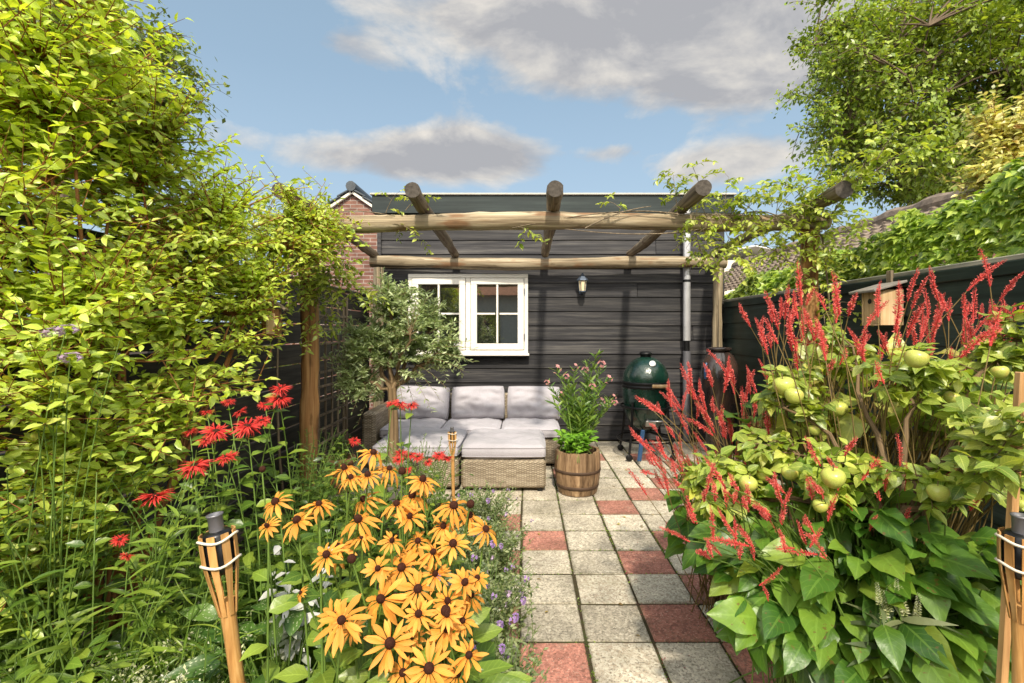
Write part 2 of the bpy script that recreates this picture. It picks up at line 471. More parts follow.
def soil():
    m = N('soil'); o = m.obj()
    c = m.ramp(m.noise(o, 14., 6, .7), [(.3, (.02, .014, .009)), (.6, (.055, .038, .024)), (.8, (.09, .07, .045))])
    return m.done(m.bsdf(c, .95, .2, 0, m.bump(m.noise(o, 40., 5), .8, .02)))
M['soil'] = soil()
def bed():
    m = N('joint_sand'); o = m.obj()
    c = m.ramp(m.noise(o, 9., 5, .7), [(.35, (.045, .03, .02)), (.55, (.06, .05, .025)), (.65, (.05, .075, .018))])
    return m.done(m.bsdf(c, .95, .2, 0, m.bump(m.noise(o, 90., 4), .8, .008)))
M['bed'] = bed()
M['shed'] = woodmat('black_stained_boards', (.012, .012, .015), (.032, .031, .034), (.085, .080, .075), 'x', .9, .6, .6, crack=.4)
M['fascia'] = woodmat('dark_green_fascia', (.012, .02, .02), (.018, .027, .027), (.03, .042, .04), 'x', .7, .5, .2, crack=0)
M['white'] = plain('cream_paint', (.78, .75, .68), .38, .5, var=.05, scale=20, bump=.08)
M['trim'] = plain('pale_roof_trim', (.42, .40, .36), .4, .5, var=.1)
def glass():
    m = N('window_glass')
    w = m.noise(m.obj(), 1.4, 2)
    return m.done(m.bsdf((.012, .013, .012), .025, .9, 0, m.bump(w, .04, .02), IOR=2.6))
M['glass'] = glass()
M['log'] = woodmat('weathered_log', (.12, .085, .05), (.31, .245, .155), (.52, .44, .31), useuv=True, scale=.8, rough=.75, bump=.8, knots=(.20, .10, .045), crack=.85)
M['log_grey'] = woodmat('grey_weathered_log', (.07, .052, .034), (.19, .145, .095), (.33, .27, .19), useuv=True, scale=.8, rough=.8, bump=.8, knots=(.09, .05, .03), crack=.6)
M['post'] = woodmat('orange_brown_post', (.14, .06, .02), (.36, .18, .065), (.52, .31, .13), useuv=True, scale=.6, rough=.7, bump=.5, knots=(.07, .03, .012), crack=.6)
M['endgrain'] = plain('shaded_end_grain', (.075, .065, .055), .9, .2, var=.5, scale=45, bump=.4)  # log ends coloured dark, standing in for shade on the faces towards the camera
M['fence'] = woodmat('dark_green_fence_boards', (.010, .019, .016), (.018, .031, .026), (.034, .050, .043), 'y', .7, .38, .35, crack=.3)
M['lit_fence_cap'] = woodmat('lit_fence_cap', (.10, .10, .085), (.19, .18, .145), (.34, .31, .24), 'y', .7, .3, .3, crack=.2)  # cap colour lightened to imitate the sunlit edge of the rail
M['slat'] = woodmat('black_slats', (.012, .013, .011), (.03, .03, .024), (.06, .055, .04), 'y', .8, .6, .4)
M['trellis'] = woodmat('weathered_trellis', (.08, .06, .04), (.19, .145, .095), (.33, .26, .17), 'z', 1., .75, .3)
M['pale_wood'] = woodmat('pale_pine', (.38, .24, .12), (.56, .38, .2), (.68, .5, .3), 'z', 1., .6, .2, crack=.1)
M['bamboo'] = woodmat('split_bamboo', (.34, .16, .05), (.56, .30, .10), (.72, .44, .18), 'z', 1.6, .42, .15, crack=.1)
M['barrel'] = woodmat('oak_staves', (.09, .052, .026), (.23, .145, .08), (.38, .26, .15), 'z', 1.1, .55, .4, crack=.4)
M['stake'] = woodmat('pine_stake', (.42, .22, .09), (.60, .35, .15), (.70, .46, .24), 'z', 1.2, .6, .2, crack=.1)
M['iron'] = plain('black_iron', (.016, .016, .017), .45, .5, .6, var=.3)
M['rust'] = plain('rusty_iron_hoop', (.075, .045, .028), .7, .4, .2, var=.4)
M['steel'] = plain('brushed_steel', (.45, .45, .45), .32, .5, 1., var=.12)
M['zinc'] = plain('zinc_pipe', (.55, .55, .57), .36, .5, .55, var=.2, scale=5)
M['zinc_dark'] = plain('dark_zinc_pipe', (.20, .20, .22), .42, .5, .5, var=.25, scale=5)
def cloth(name, col):
    m = N(name); o = m.obj()
    c = m.mix(1., col, m.ramp(m.noise(o, 260., 2), [(.3, .82), (.7, 1.15)]), 'MULTIPLY')
    c = m.mix(1., c, m.ramp(m.noise(o, 3., 4), [(.3, .88), (.7, 1.08)]), 'MULTIPLY')
    h = m.math('ADD', m.math('MULTIPLY', m.noise(o, 300., 2), .25), m.noise(o, 9., 3))
    return m.done(m.bsdf(c, .92, .15, 0, m.bump(h, .5, .012), Sheen_Weight=.25))
M['cloth'] = cloth('grey_cushion_fabric', (.43, .41, .445))
M['cloth_edge'] = cloth('cushion_piping', (.36, .34, .37))
def wicker():
    m = N('tan_wicker'); o = m.obj(); s = m.n('SeparateXYZ', None, Vector=o)
    h = m.math('ADD', s.outputs[0], s.outputs[1])
    u = m.math('MULTIPLY', h, 1/.022); v = m.math('MULTIPLY', s.outputs[2], 1/.0085)
    par = m.math('MODULO', m.math('ADD', m.math('FLOOR', u), m.math('FLOOR', v)), 2.)
    par = m.math('ABSOLUTE', par)
    fu = m.math('SUBTRACT', m.math('FRACT', u), .5); fv = m.math('SUBTRACT', m.math('FRACT', v), .5)
    bu = m.math('SUBTRACT', 1., m.math('MULTIPLY', m.math('MULTIPLY', fu, fu), 3.6))
    bv = m.math('SUBTRACT', 1., m.math('MULTIPLY', m.math('MULTIPLY', fv, fv), 3.8))
    hh = m.math('MULTIPLY', bv, m.math('ADD', .35, m.math('MULTIPLY', m.math('MULTIPLY', par, bu), .65)))
    cell = m.n('TexWhiteNoise', {'noise_dimensions': '2D'}, Vector=m.n('CombineXYZ', None, X=m.math('FLOOR', m.math('MULTIPLY', u, .25)), Y=m.math('FLOOR', v), Z=0.).outputs[0]).outputs[0]
    base = m.ramp(cell, [(0, (.32, .245, .16)), (.5, (.47, .38, .26)), (1, (.60, .50, .36))])
    c = m.mix(1., base, m.ramp(hh, [(.05, .16), (.5, .8), (1., 1.15)]), 'MULTIPLY')
    return m.done(m.bsdf(c, .5, .4, 0, m.bump(hh, .8, .006)))
M['wicker'] = wicker()
def brick(name, a, b, mortar):
    m = N(name); o = m.obj(); s = m.n('SeparateXYZ', None, Vector=o)
    v = m.n('CombineXYZ', None, X=m.math('ADD', s.outputs[0], s.outputs[1]), Y=s.outputs[2], Z=0.).outputs[0]
    t = m.n('TexBrick', None, Vector=v, Color1=a, Color2=b, Mortar=mortar, Scale=1., Brick_Width=.22, Row_Height=.0625, Mortar_Size=.006, Bias=0.)
    c = m.mix(1., t.outputs[0], m.ramp(m.noise(o, 6., 4), [(.3, .7), (.7, 1.25)]), 'MULTIPLY')
    return m.done(m.bsdf(c, .9, .2, 0, m.bump(t.outputs[1], -.5, .01)))
M['brick'] = brick('brown_brick', (.15, .072, .058), (.23, .12, .09), (.30, .26, .23))
M['roof_dark'] = plain('dark_roof_tile', (.045, .055, .065), .45, .5, var=.3)
M['roof_tile'] = plain('brown_roof_tile', (.21, .165, .13), .85, .3, var=.45, scale=18, bump=.3)
M['verge'] = plain('white_verge', (.72, .68, .60), .5, .4, var=.1)
M['red_roof'] = plain('orange_roof_tile', (.62, .26, .13), .8, .3, var=.35, scale=9)
M['render'] = plain('cream_render', (.74, .68, .56), .9, .2, var=.12)
M['poly'] = plain('white_sheet_roof', (.72, .73, .72), .35, .5, var=.08)
def egg():
    m = N('green_dimpled_glaze'); o = m.obj()
    v = m.n('TexVoronoi', None, Vector=o, Scale=55.).outputs['Distance']
    c = m.mix(m.noise(o, 8., 3), (.005, .026, .018), (.009, .042, .028))
    return m.done(m.bsdf(c, .24, .6, 0, m.bump(v, .25, .006), Coat_Weight=.4))
M['egg'] = egg()
M['dial'] = plain('white_dial', (.8, .8, .78), .3, .5, var=.02)
M['blue'] = plain('blue_plastic', (.025, .07, .16), .35, .5, var=.1)
def urn():
    m = N('brown_black_glaze'); o = m.obj()
    c = m.ramp(m.noise(m.vmul(o, (4, 4, 2)), 1.6, 4), [(.35, (.016, .014, .016)), (.55, (.05, .032, .026)), (.72, (.075, .042, .03))])
    return m.done(m.bsdf(c, .2, .6, 0, None, Coat_Weight=.5))
M['urn'] = urn()
M['terracotta'] = plain('terracotta', (.40, .20, .11), .85, .2, var=.2, scale=16)
M['pot_grey'] = plain('grey_pot', (.22, .20, .18), .8, .3, var=.25)
M['lamp_glass'] = plain('cream_lamp_glass', (.80, .66, .42), .2, .5, var=.05)
M['cap_blue'] = plain('blue_grey_lamp_metal', (.10, .13, .18), .4, .5, .4, var=.1)
M['cord'] = plain('white_cord', (.72, .66, .55), .8, .2, var=.1)
M['canister'] = plain('black_canister', (.02, .02, .022), .3, .6, .5, var=.2)
M['bark'] = woodmat('grey_brown_bark', (.05, .035, .022), (.14, .10, .065), (.25, .19, .13), useuv=True, scale=.8, rough=.9, bump=.9)
M['bark_olive'] = woodmat('olive_bark', (.11, .07, .035), (.24, .16, .085), (.36, .26, .15), useuv=True, scale=.9, rough=.85, bump=.8)
M['twig'] = plain('orange_brown_twig', (.26, .11, .035), .7, .3, var=.4, scale=9)
M['stem'] = plain('green_stem', (.12, .20, .035), .55, .4, var=.25)
M['stem_red'] = plain('red_green_stem', (.20, .14, .05), .55, .4, var=.3)

# ------------------------------------------------------------------ camera, light, sky
def setup():
    cam = bpy.data.cameras.new('camera'); co = bpy.data.objects.new('camera', cam); COL.objects.link(co)
    co.location = (0, 0, CAMH); co.rotation_euler = (rad(90), 0, 0)
    cam.sensor_width = 36; cam.lens = 36*F_PX/1024
    cam.shift_x = -(CX-512)/1024; cam.shift_y = -(341.5-CY)/1024
    cam.clip_end = 1000; cam.clip_start = .05
    SC.camera = co
    az, el = rad(AZ), rad(ELV)
    sv = Vector((math.sin(az)*math.cos(el), math.cos(az)*math.cos(el), math.sin(el)))
    s = bpy.data.lights.new('sun', 'SUN'); so = bpy.data.objects.new('sun', s); COL.objects.link(so)
    s.energy = SUN; s.angle = rad(3); s.color = (1., .90, .74)
    so.rotation_euler = sv.to_track_quat('Z', 'Y').to_euler(); so.location = (4, -4, 8)
    w = bpy.data.worlds.new('World'); SC.world = w; w.use_nodes = True
    t = w.node_tree; t.nodes.clear()
    m = N.__new__(N); m.t = t
    out = t.nodes.new('ShaderNodeOutputWorld'); bg = t.nodes.new('ShaderNodeBackground')
    sky = t.nodes.new('ShaderNodeTexSky'); sky.sky_type = 'NISHITA'; sky.sun_disc = False
    sky.sun_elevation = el; sky.sun_rotation = az; sky.air_density = 1.0; sky.dust_density = 1.2; sky.ozone_density = 1.5
    d = m.n('TexCoord').outputs['Generated']
    sp = m.n('SeparateXYZ', None, Vector=d); X, Z = sp.outputs[0], sp.outputs[2]
    q = m.vmul(d, (1.0, 1.0, 2.1))
    n1 = m.noise(q, 3.4, 8, .58, .35); n2 = m.noise(m.vadd(q, (3.1, 1.7, .4)), 9., 6, .6)
    nz = m.math('ADD', m.math('MULTIPLY', n1, .72), m.math('MULTIPLY', n2, .28))
    tot = None
    # (px, py, half width, half height, weight): where the cloud banks stand in the sky
    for px, py, a, b, wt in ((610, 52, 190, 40, .64), (750, 78, 110, 46, .58), (470, 10, 150, 24, .44), (345, 50, 45, 18, .34), (650, 8, 180, 26, .32), (400, 162, 150, 23, .58), (475, 146, 75, 26, .46), (735, 162, 88, 24, .60), (612, 152, 26, 9, .27), (262, 190, 55, 12, .36)):
        dx, dz = (px-CX)/F_PX, (CY-py)/F_PX; L = math.sqrt(1+dx*dx+dz*dz)
        cx, cz = dx/L, dz/L; sx, sz = a/F_PX/L, b/F_PX/L/L
        u = m.math('DIVIDE', m.math('SUBTRACT', X, cx), sx); v = m.math('DIVIDE', m.math('SUBTRACT', Z, cz), sz)
        r2 = m.math('ADD', m.math('MULTIPLY', u, u), m.math('MULTIPLY', v, v))
        g = m.math('MULTIPLY', m.math('EXPONENT', m.math('MULTIPLY', r2, -.8)), wt)
        tot = g if tot is None else m.math('ADD', tot, g)
    dens = m.math('ADD', m.math('SUBTRACT', tot, .30), m.math('MULTIPLY', m.math('SUBTRACT', nz, .52), 1.25))
    mask = m.ramp(dens, [(.0, 0.), (.05, .22), (.12, .6), (.25, .95)])
    # brightness of the cloud: bright thin rims, lilac-grey bodies
    nb = m.noise(m.vadd(q, (0, 0, .09)), 3.4, 8, .58, .35)
    rim = m.math('ADD', m.math('ADD', m.math('MULTIPLY', m.math('SUBTRACT', n1, nb), 3.6), m.math('MULTIPLY', m.math('SUBTRACT', n2, .5), 1.0)), m.math('MULTIPLY', m.math('SUBTRACT', .56, dens), .8))
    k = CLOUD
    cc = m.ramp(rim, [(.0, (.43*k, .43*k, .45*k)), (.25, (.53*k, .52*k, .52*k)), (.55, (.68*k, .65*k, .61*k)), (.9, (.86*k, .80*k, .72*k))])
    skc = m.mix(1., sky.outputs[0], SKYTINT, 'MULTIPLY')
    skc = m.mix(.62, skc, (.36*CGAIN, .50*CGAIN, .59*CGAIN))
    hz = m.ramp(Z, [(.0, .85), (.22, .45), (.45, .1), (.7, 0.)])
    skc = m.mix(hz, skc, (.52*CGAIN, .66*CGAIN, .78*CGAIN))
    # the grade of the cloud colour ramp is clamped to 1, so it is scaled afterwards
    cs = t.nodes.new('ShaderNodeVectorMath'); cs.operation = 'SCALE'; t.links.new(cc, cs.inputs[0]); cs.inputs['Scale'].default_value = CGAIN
    col = m.mix(mask, skc, cs.outputs[0])
    # added fill light: the unseen sky behind the camera is brightened to lift shadows
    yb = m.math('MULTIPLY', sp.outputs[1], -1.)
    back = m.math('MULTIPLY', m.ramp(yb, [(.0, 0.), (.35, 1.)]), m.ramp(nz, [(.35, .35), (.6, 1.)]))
    col = m.mix(back, col, (BACK_FILL*1.0, BACK_FILL*.95, BACK_FILL*.86))
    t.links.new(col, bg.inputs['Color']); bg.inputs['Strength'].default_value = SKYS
    t.links.new(bg.outputs[0], out.inputs['Surface'])
    SC.view_settings.view_transform = 'Standard'; SC.view_settings.look = 'None'; SC.view_settings.exposure = 0; SC.view_settings.gamma = 1
    SC.render.engine = 'CYCLES'
    c = SC.cycles; c.use_denoising = True; c.max_bounces = 6; c.diffuse_bounces = 3; c.glossy_bounces = 3; c.transmission_bounces = 5; c.transparent_max_bounces = 6
    c.sample_clamp_indirect = 6; c.caustics_reflective = False; c.caustics_refractive = False
    try: c.denoiser = 'OPENIMAGEDENOISE'; c.denoising_input_passes = 'RGB_ALBEDO_NORMAL'
    except Exception: pass
AZ, ELV, SUN, SKYS = 178, 46, 5.0, .15
BACK_FILL = 22.
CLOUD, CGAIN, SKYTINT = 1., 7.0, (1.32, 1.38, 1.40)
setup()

# ------------------------------------------------------------------ ground and path
g = Geo(); g.add([[-150,-150,0],[150,-150,0],[150,150,0],[-150,150,0]], [[0,1,2,3]])
tag(part('ground', Geo().add([[-150,-150,-.045],[150,-150,-.045],[150,150,-.045],[-150,150,-.045]], [[0,1,2,3]]), M['soil']), kind='structure')
PX0, PY0, PT = -.024, 2.15, .30
RED = {(0,-1),(3,-1),(2,0),(3,1),(2,2),(0,3),(3,3),(2,5),(3,6),(-1,0),(-1,2),(-1,4),(0,-4),(2,-3),(1,8),(4,7),(5,9),(-2,8),(6,6),(2,10),(-1,-2),(4,10)}
g = Geo(); bedg = Geo()
for k in range(-7, 13):
    cols = range(-1, 4) if k < 6 else range(-6, 8)
    for c in cols:
        j = R.normal(0, .002, 2)
        g.box((PX0+(c+.5)*PT+j[0], PY0+(k+.5)*PT+j[1], -.026+R.normal(0, .0016)), (PT-.011+R.normal(0, .0018), PT-.011+R.normal(0, .0018), .05),
              rx(R.normal(0, .005))@ry(R.normal(0, .005))@rz(R.normal(0, .006)), .005, 1 if (c, k) in RED else 0, R.random())
tag(part('path', g, [M['tile_grey'], M['tile_red']]), kind='structure')
bedg.box((PX0+1.0*PT, 2., -.0315), (1.52, 3.9, .05)).box((PX0+1*PT, 5.03, -.0315), (4.22, 2.14, .05))
tag(part('path_bed', bedg, M['bed']), kind='structure')

# ------------------------------------------------------------------ shed
WY = 6.1
shed = thing('garden_shed', 'black timber shed with overlapping boards behind the corner sofa', 'shed', (.35, WY+1.5, 0))
g = Geo(); z = 0.02; i = 0
while z < 2.9:
    h = .181
    n = 2; cuts = [-1.83, R.uniform(1.3, 2.2), 2.52] if i % 3 == 1 else [-1.83, 2.52]; i += 1
    for a, b in zip(cuts[:-1], cuts[1:]):
        g.box(((a+b)/2, WY+.006, z+h/2), (b-a-.002, .022, h+.022), rx(-.085+R.normal(0, .006)), .004, 0, R.random())
    z += h
g.box((-1.84, WY+1.5, 1.46), (.03, 2.95, 2.88)).box((2.53, WY+1.5, 1.46), (.03, 2.95, 2.88)).box((.35, WY+2.99, 1.46), (4.3, .03, 2.88))
g.box((-1.845, WY-.005, 1.46), (.05, .06, 2.86), None, .004)
part('wall', g, M['shed'], shed)
g = Geo(); g.box((.35, WY-.10, 2.975), (4.52, .03, .21), None, .004, 0, .4); g.box((.35, WY-.06, 2.868), (4.5, .12, .012), None, 0, 0, .4)
part('fascia', g, M['fascia'], shed)
g = Geo(); g.box((.35, WY+1.45, 3.06), (4.5, 3.1, .04))
part('roof', g, M['roof_dark'], shed)
part('roof_trim', Geo().box((.35, WY-.115, 3.095), (4.56, .05, .026), None, .006), M['trim'], shed)
# window
win = Geo(); wx0, wx1, wz0, wz1 = -1.468, .038, 1.10, 2.106; wy = WY-.045
def frame(g, x0, x1, z0, z1, t, y, d, b=.005):
    g.box(((x0+x1)/2, y, z1-t/2), (x1-x0, d, t), None, b); g.box(((x0+x1)/2, y, z0+t/2), (x1-x0, d, t), None, b)
    g.box((x0+t/2, y, (z0+z1)/2), (t, d-.002, z1-z0-2*t), None, b); g.box((x1-t/2, y, (z0+z1)/2), (t, d-.002, z1-z0-2*t), None, b)
frame(win, wx0, wx1, wz0, wz1, .048, wy, .07)
win.box(((wx0+wx1)/2, wy+.001, (wz0+wz1)/2), (.06, .064, wz1-wz0-.1), None, .005)
win.box(((wx0+wx1)/2, wy-.035, wz0-.006), (wx1-wx0+.03, .10, .03), None, .006)
wf = part('window', win, M['white'], shed)
for s in (0, 1):
    a = wx0+.052 if s == 0 else (wx0+wx1)/2+.034; b = (wx0+wx1)/2-.034 if s == 0 else wx1-.052
    ca = Geo(); frame(ca, a, b, wz0+.054, wz1-.054, .078, wy-.022, .05)
    xm, zm = (a+b)/2, (wz0+wz1)/2+.002
    ca.box((xm, wy-.022, zm), (.024, .040, wz1-wz0-.27), None, .004)
    ca.box((xm-(b-a)/4+.018, wy-.0225, zm), ((b-a)/2-.09, .038, .024), None, .004); ca.box((xm+(b-a)/4-.018, wy-.0225, zm), ((b-a)/2-.09, .038, .024), None, .004)
    hx = a-.006 if s == 0 else b+.006
    part('sash', ca, M['white'], wf)
    hg = Geo()
    for zz in (wz0+.22, wz1-.22): hg.tube([[hx, wy-.05, zz-.035], [hx, wy-.05, zz+.035]], .008, 8)
    part('hinge', hg, M['zinc_dark'], wf)
    part('pane', Geo().add([[a+.05, wy-.012, wz0+.1], [b-.05, wy-.012, wz0+.1], [b-.05, wy-.012, wz1-.1], [a+.05, wy-.012, wz1-.1]], [[0,1,2,3]]), M['glass'], wf)
# downpipe
dp = Geo(); dx = (686.5-CX)/F_PX*6.0
dp.tube([[dx, 5.99, 1.27], [dx, 5.99, 2.9]], .045, 20)
pipe = part('downpipe', dp, M['zinc'], shed)
dp = Geo(); dp.tube([[dx, 5.99, .02], [dx, 5.99, 1.14]], .049, 20); part('downpipe', dp, M['zinc_dark'], shed, 'darker lower length of the downpipe')
dp = Geo(); dp.tube([[dx, 5.99, 1.12], [dx, 5.99, 1.28]], .034, 16); dp.tube([[dx, 5.99, 2.0], [dx, 5.99, 2.03]], .049, 16); part('pipe_connector', dp, M['iron'], shed)
# lantern
lp = P(582.5, 285, 5.97); lan = thing('wall_lantern', 'small lantern with cream glass and pointed metal cap on the black shed wall', 'lantern', (lp[0], WY-.01, lp[2]))
lx, ly, lz = lp
g = Geo(); g.lathe([(.072, 0), (.070, .012), (.04, .05), (.022, .066), (.018, .075), (.006, .095), (0, .097)], (lx, ly, lz+.055), 6, smooth=False); part('cap', g, M['cap_blue'], lan)
g = Geo(); g.lathe([(.036, -.075), (.05, .055)], (lx, ly, lz), 6, smooth=False); part('glass', g, M['lamp_glass'], lan)
g = Geo()
for k in range(6):
    a = k*math.pi/3; g.tube([[lx+.038*math.cos(a), ly+.038*math.sin(a), lz-.076], [lx+.053*math.cos(a), ly+.053*math.sin(a), lz+.056]], .0042, 5)
g.lathe([(0, -.105), (.018, -.10), (.045, -.085), (.045, -.074), (0, -.074)], (lx, ly, lz), 6, smooth=False)
part('frame', g, M['cap_blue'], lan)
part('wall_bracket', Geo().tube([[lx, ly+.03, lz-.09], [lx, ly+.08, lz-.11], [lx, WY-.02, lz-.06]], .009, 7).box((lx, WY-.022, lz-.05), (.05, .016, .11), None, .004), M['cap_blue'], lan)

# ------------------------------------------------------------------ pergola
perg = thing('pergola', 'pergola of round rustic logs standing over the patio', 'pergola', (.3, 4.8, 0))
def log(p0, p1, r0, r1, n=26, bend=.012, sides=18):
    p0, p1 = np.array(p0, float), np.array(p1, float); t = np.linspace(0, 1, n)[:, None]
    pts = p0*(1-t)+p1*t
    ph = R.uniform(0, 6, 3)
    d = nrm(p1-p0); a = nrm(np.cross(d, UP if abs(d[2]) < .8 else np.array([1., 0, 0]))); b = np.cross(d, a)
    pts = pts+bend*(np.sin(t*5+ph[0])*a+np.sin(t*7+ph[1])*b*.8)
    rr = np.linspace(r0, r1, n)*(1+.06*np.sin(t[:, 0]*17+ph[2])+.04*np.sin(t[:, 0]*41+ph[0])+R.normal(0, .02, n))
    return Geo().tube(pts, rr, sides, lump=.022, rnd=R.random(), capmat=1)
FY, RY, BZ = 3.7, 5.9, 2.2225
part('beam', log([-1.86, FY, BZ-.01], [2.34, FY, BZ+.02], .068, .062, 40, .016), [M['log'], M['endgrain']], perg)
part('beam', log([-1.90, RY, BZ+.01], [2.46, RY, BZ-.005], .072, .07, 40, .02), [M['log'], M['endgrain']], perg)
RZ = BZ+.062+.058
for x0, y0, x1 in ((-1.66, 3.24, -1.86), (-.76, 3.24, -.88), (.20, 3.22, .26), (1.20, 3.2, 1.32), (2.14, 3.22, 2.36)):
    part('rafter', log([x0, y0, RZ+.005], [x1, 6.0, RZ+.003], .054, .048, 22, .01, 16), [M['log_grey'], M['endgrain']], perg)
part('post', log([-1.66, FY, -.03], [-1.67, FY, BZ-.06], .068, .062, 24, .008), [M['post'], M['endgrain']], perg)
part('post', log([2.2, FY, -.03], [2.2, FY, BZ-.055], .07, .062, 24, .008), [M['post'], M['endgrain']], perg)
part('post', log([2.37, RY, -.03], [2.37, RY, BZ-.06], .06, .056, 24, .008), [M['log'], M['endgrain']], perg)
part('post', log([-1.80, RY, -.03], [-1.80, RY, BZ-.055], .068, .064, 24, .008), [M['log'], M['endgrain']], perg)

# ------------------------------------------------------------------ fences
FX = 2.5
fr = thing('board_fence', 'tall dark green fence of overlapping horizontal boards with the bird box on it', 'fence', (FX, 3.0, 0))
g = Geo(); z = 0
while z < 1.66:
    for a, b in ((-1.2, 2.36), (2.36, 4.2), (4.2, 6.06)):
        g.box((FX+.012+R.normal(0, .001), (a+b)/2, z+.095), (.022, b-a-.003, .2), ry(.07+R.normal(0, .006)), .004, 0, R.random())
    z += .186
part('board_panel', g, M['fence'], fr)
g = Geo()
for a, b in ((-1.2, 2.36), (2.36, 6.06)): g.box((FX+.03, (a+b)/2, 1.765), (.085, b-a-.004, .032), ry(-.03), .006, 0, R.random())
part('cap_rail', g, M['lit_fence_cap'], fr)
g = Geo(); g.box((FX-.004, 2.4, 1.715), (.028, 7.2, .07), None, .004, 0, .3); part('top_rail', g, M['fence'], fr)
for y in (-1.1, 2.36, 4.2, 5.98): part('post', Geo().box((FX+.055, y, .87), (.06, .07, 1.74), None, .004), M['fence'], fr)
LX = -2.02
fl = thing('slat_fence', 'black fence of horizontal slats with narrow gaps beyond the yellow-green shrub', 'fence', (LX, 3, 0))
g = Geo()
for k in range(10):
    for a, b in ((-.5, 2.7), (2.7, 4.6), (4.6, 6.2)): g.box((LX, (a+b)/2, .12+k*.178), (.022, b-a-.004, .168), rx(R.normal(0, .002)), .003, 0, R.random())
part('slat_panel', g, M['slat'], fl)
for y in (.9, 2.7, 4.6, 6.15): part('post', Geo().box((LX-.045, y, .92), (.06, .08, 1.86), None, .004, 0, .6), M['slat'], fl)
part('cap_rail', Geo().box((LX-.02, 2.85, 1.84), (.11, 6.8, .028), None, .005), M['slat'], fl)
# trellis
tr = thing('trellis', 'weathered square wooden trellis beside the orange-brown pergola post', 'trellis', (-1.69, 4.15, 0))
g = Geo()
for y in np.linspace(3.82, 4.5, 6): g.box((-1.70, y, .93), (.014, .022, 1.52), None, .002, 0, R.random())
for z in np.linspace(.22, 1.64, 13): g.box((-1.686, 4.16, z), (.014, .72, .02), None, .002, 0, R.random())
part('lattice', g, M['trellis'], tr)
g = Geo()
for y in (3.79, 4.53): g.box((-1.693, y, .9), (.036, .036, 1.62), None, .003, 0, R.random())
part('frame', g, M['trellis'], tr)

# ------------------------------------------------------------------ neighbouring buildings
bh = thing('brick_outbuilding', 'brown brick gable with dark tiled verge rising behind the shed', 'building', (-2.87, 9.5, 0))
rxx, rzz, hw, ez = -2.87, 3.70, 1.12, 2.92; by = 8.0
g = Geo(); g.add([[rxx-hw, by, 0], [rxx+hw, by, 0], [rxx+hw, by, ez], [rxx, by, rzz], [rxx-hw, by, ez], [rxx-hw, by+3, 0], [rxx+hw, by+3, 0], [rxx+hw, by+3, ez], [rxx, by+3, rzz], [rxx-hw, by+3, ez]],
    [[0,1,2,3,4], [6,5,9,8,7], [5,0,4,9], [1,6,7,2]])
part('wall', g, M['brick'], bh)
sl = math.atan2(rzz-ez, hw)
roofg, vg = Geo(), Geo()
for s in (-1, 1):
    L = math.hypot(hw+.1, rzz-ez)+.06
    for k in range(6):
        f = (k+.5)/6*L; cxx = rxx+s*math.cos(sl)*f; czz = rzz-math.sin(sl)*f+.055
        roofg.box((cxx, by+1.48, czz), (L/6+.05, 3.14, .035), ry(s*(sl-.1)), .012, 0, R.random())
    vg.box((rxx+s*math.cos(sl)*L*.47, by-.035, rzz-math.sin(sl)*L*.47-.005), (L*.96, .05, .05), ry(s*sl), .006)
rf = part('roof', roofg, M['roof_dark'], bh)
part('ridge', Geo().tube([[rxx, by-.10, rzz+.08], [rxx, by+3.05, rzz+.08]], .085, 10), M['roof_dark'], rf)
part('verge', vg, M['verge'], bh)

nb = thing('tiled_outbuilding', 'low neighbouring outbuilding with a long brown pantile roof above the ivy', 'building', (3.8, 6.8, 0))
ex, ezz, rdx, rdz, y0, y1 = 3.05, 1.98, 4.2, 2.66, 4.35, 9.6
nv, nu = 80, 330
yy = np.linspace(y0, y1, nu); ss = np.linspace(0, 1, nv)
Y, S = np.meshgrid(yy, ss)
SL = math.hypot(rdx-ex, rdz-ezz); rows = 10
saw = (S*rows) % 1.0
hgt = .03*(1-saw)+.015*np.sin(Y*2*np.pi/.16)+R.normal(0, .0015, Y.shape)
nx, nz_ = -(rdz-ezz)/SL, (rdx-ex)/SL
Xv = ex+(rdx-ex)*S+nx*hgt; Zv = ezz+(rdz-ezz)*S+nz_*hgt
V = np.stack([Xv, Y, Zv], -1).reshape(-1, 3)
i, j = np.meshgrid(np.arange(nv-1), np.arange(nu-1), indexing='ij'); i = i.ravel(); j = j.ravel()
g = Geo(); g.add(V, np.stack([i*nu+j, i*nu+j+1, (i+1)*nu+j+1, (i+1)*nu+j], 1), 0, False, np.floor(i/nv*rows)*.13 % 1)
g.add([[rdx, y0, rdz], [rdx, y1, rdz], [rdx+1.2, y1, ezz], [rdx+1.2, y0, ezz]], [[0,1,2,3]])
rf = part('roof', g, M['roof_tile'], nb)
part('ridge', Geo().tube(np.stack([np.full(40, rdx), np.linspace(y0-.05, y1, 40), np.full(40, rdz+.02)], 1), .09+.012*np.sign(np.sin(np.arange(40)*1.7)), 10, smooth=False), M['roof_tile'], rf)
g = Geo(); g.box((4.2, (y0+y1)/2, .98), (2.1, y1-y0-.1, 1.96)); g.add([[ex+.1, y0+.06, 1.95], [rdx+1.05, y0+.06, 1.95], [rdx, y0+.06, rdz-.03]], [[0,1,2]])
part('wall', g, M['brick'], nb)
part('bargeboard', Geo().box(((ex+rdx)/2, y0-.015, (ezz+rdz)/2-.03), (SL+.1, .03, .13), ry(-math.atan2(rdz-ezz, rdx-ex)), .005), M['shed'], nb)

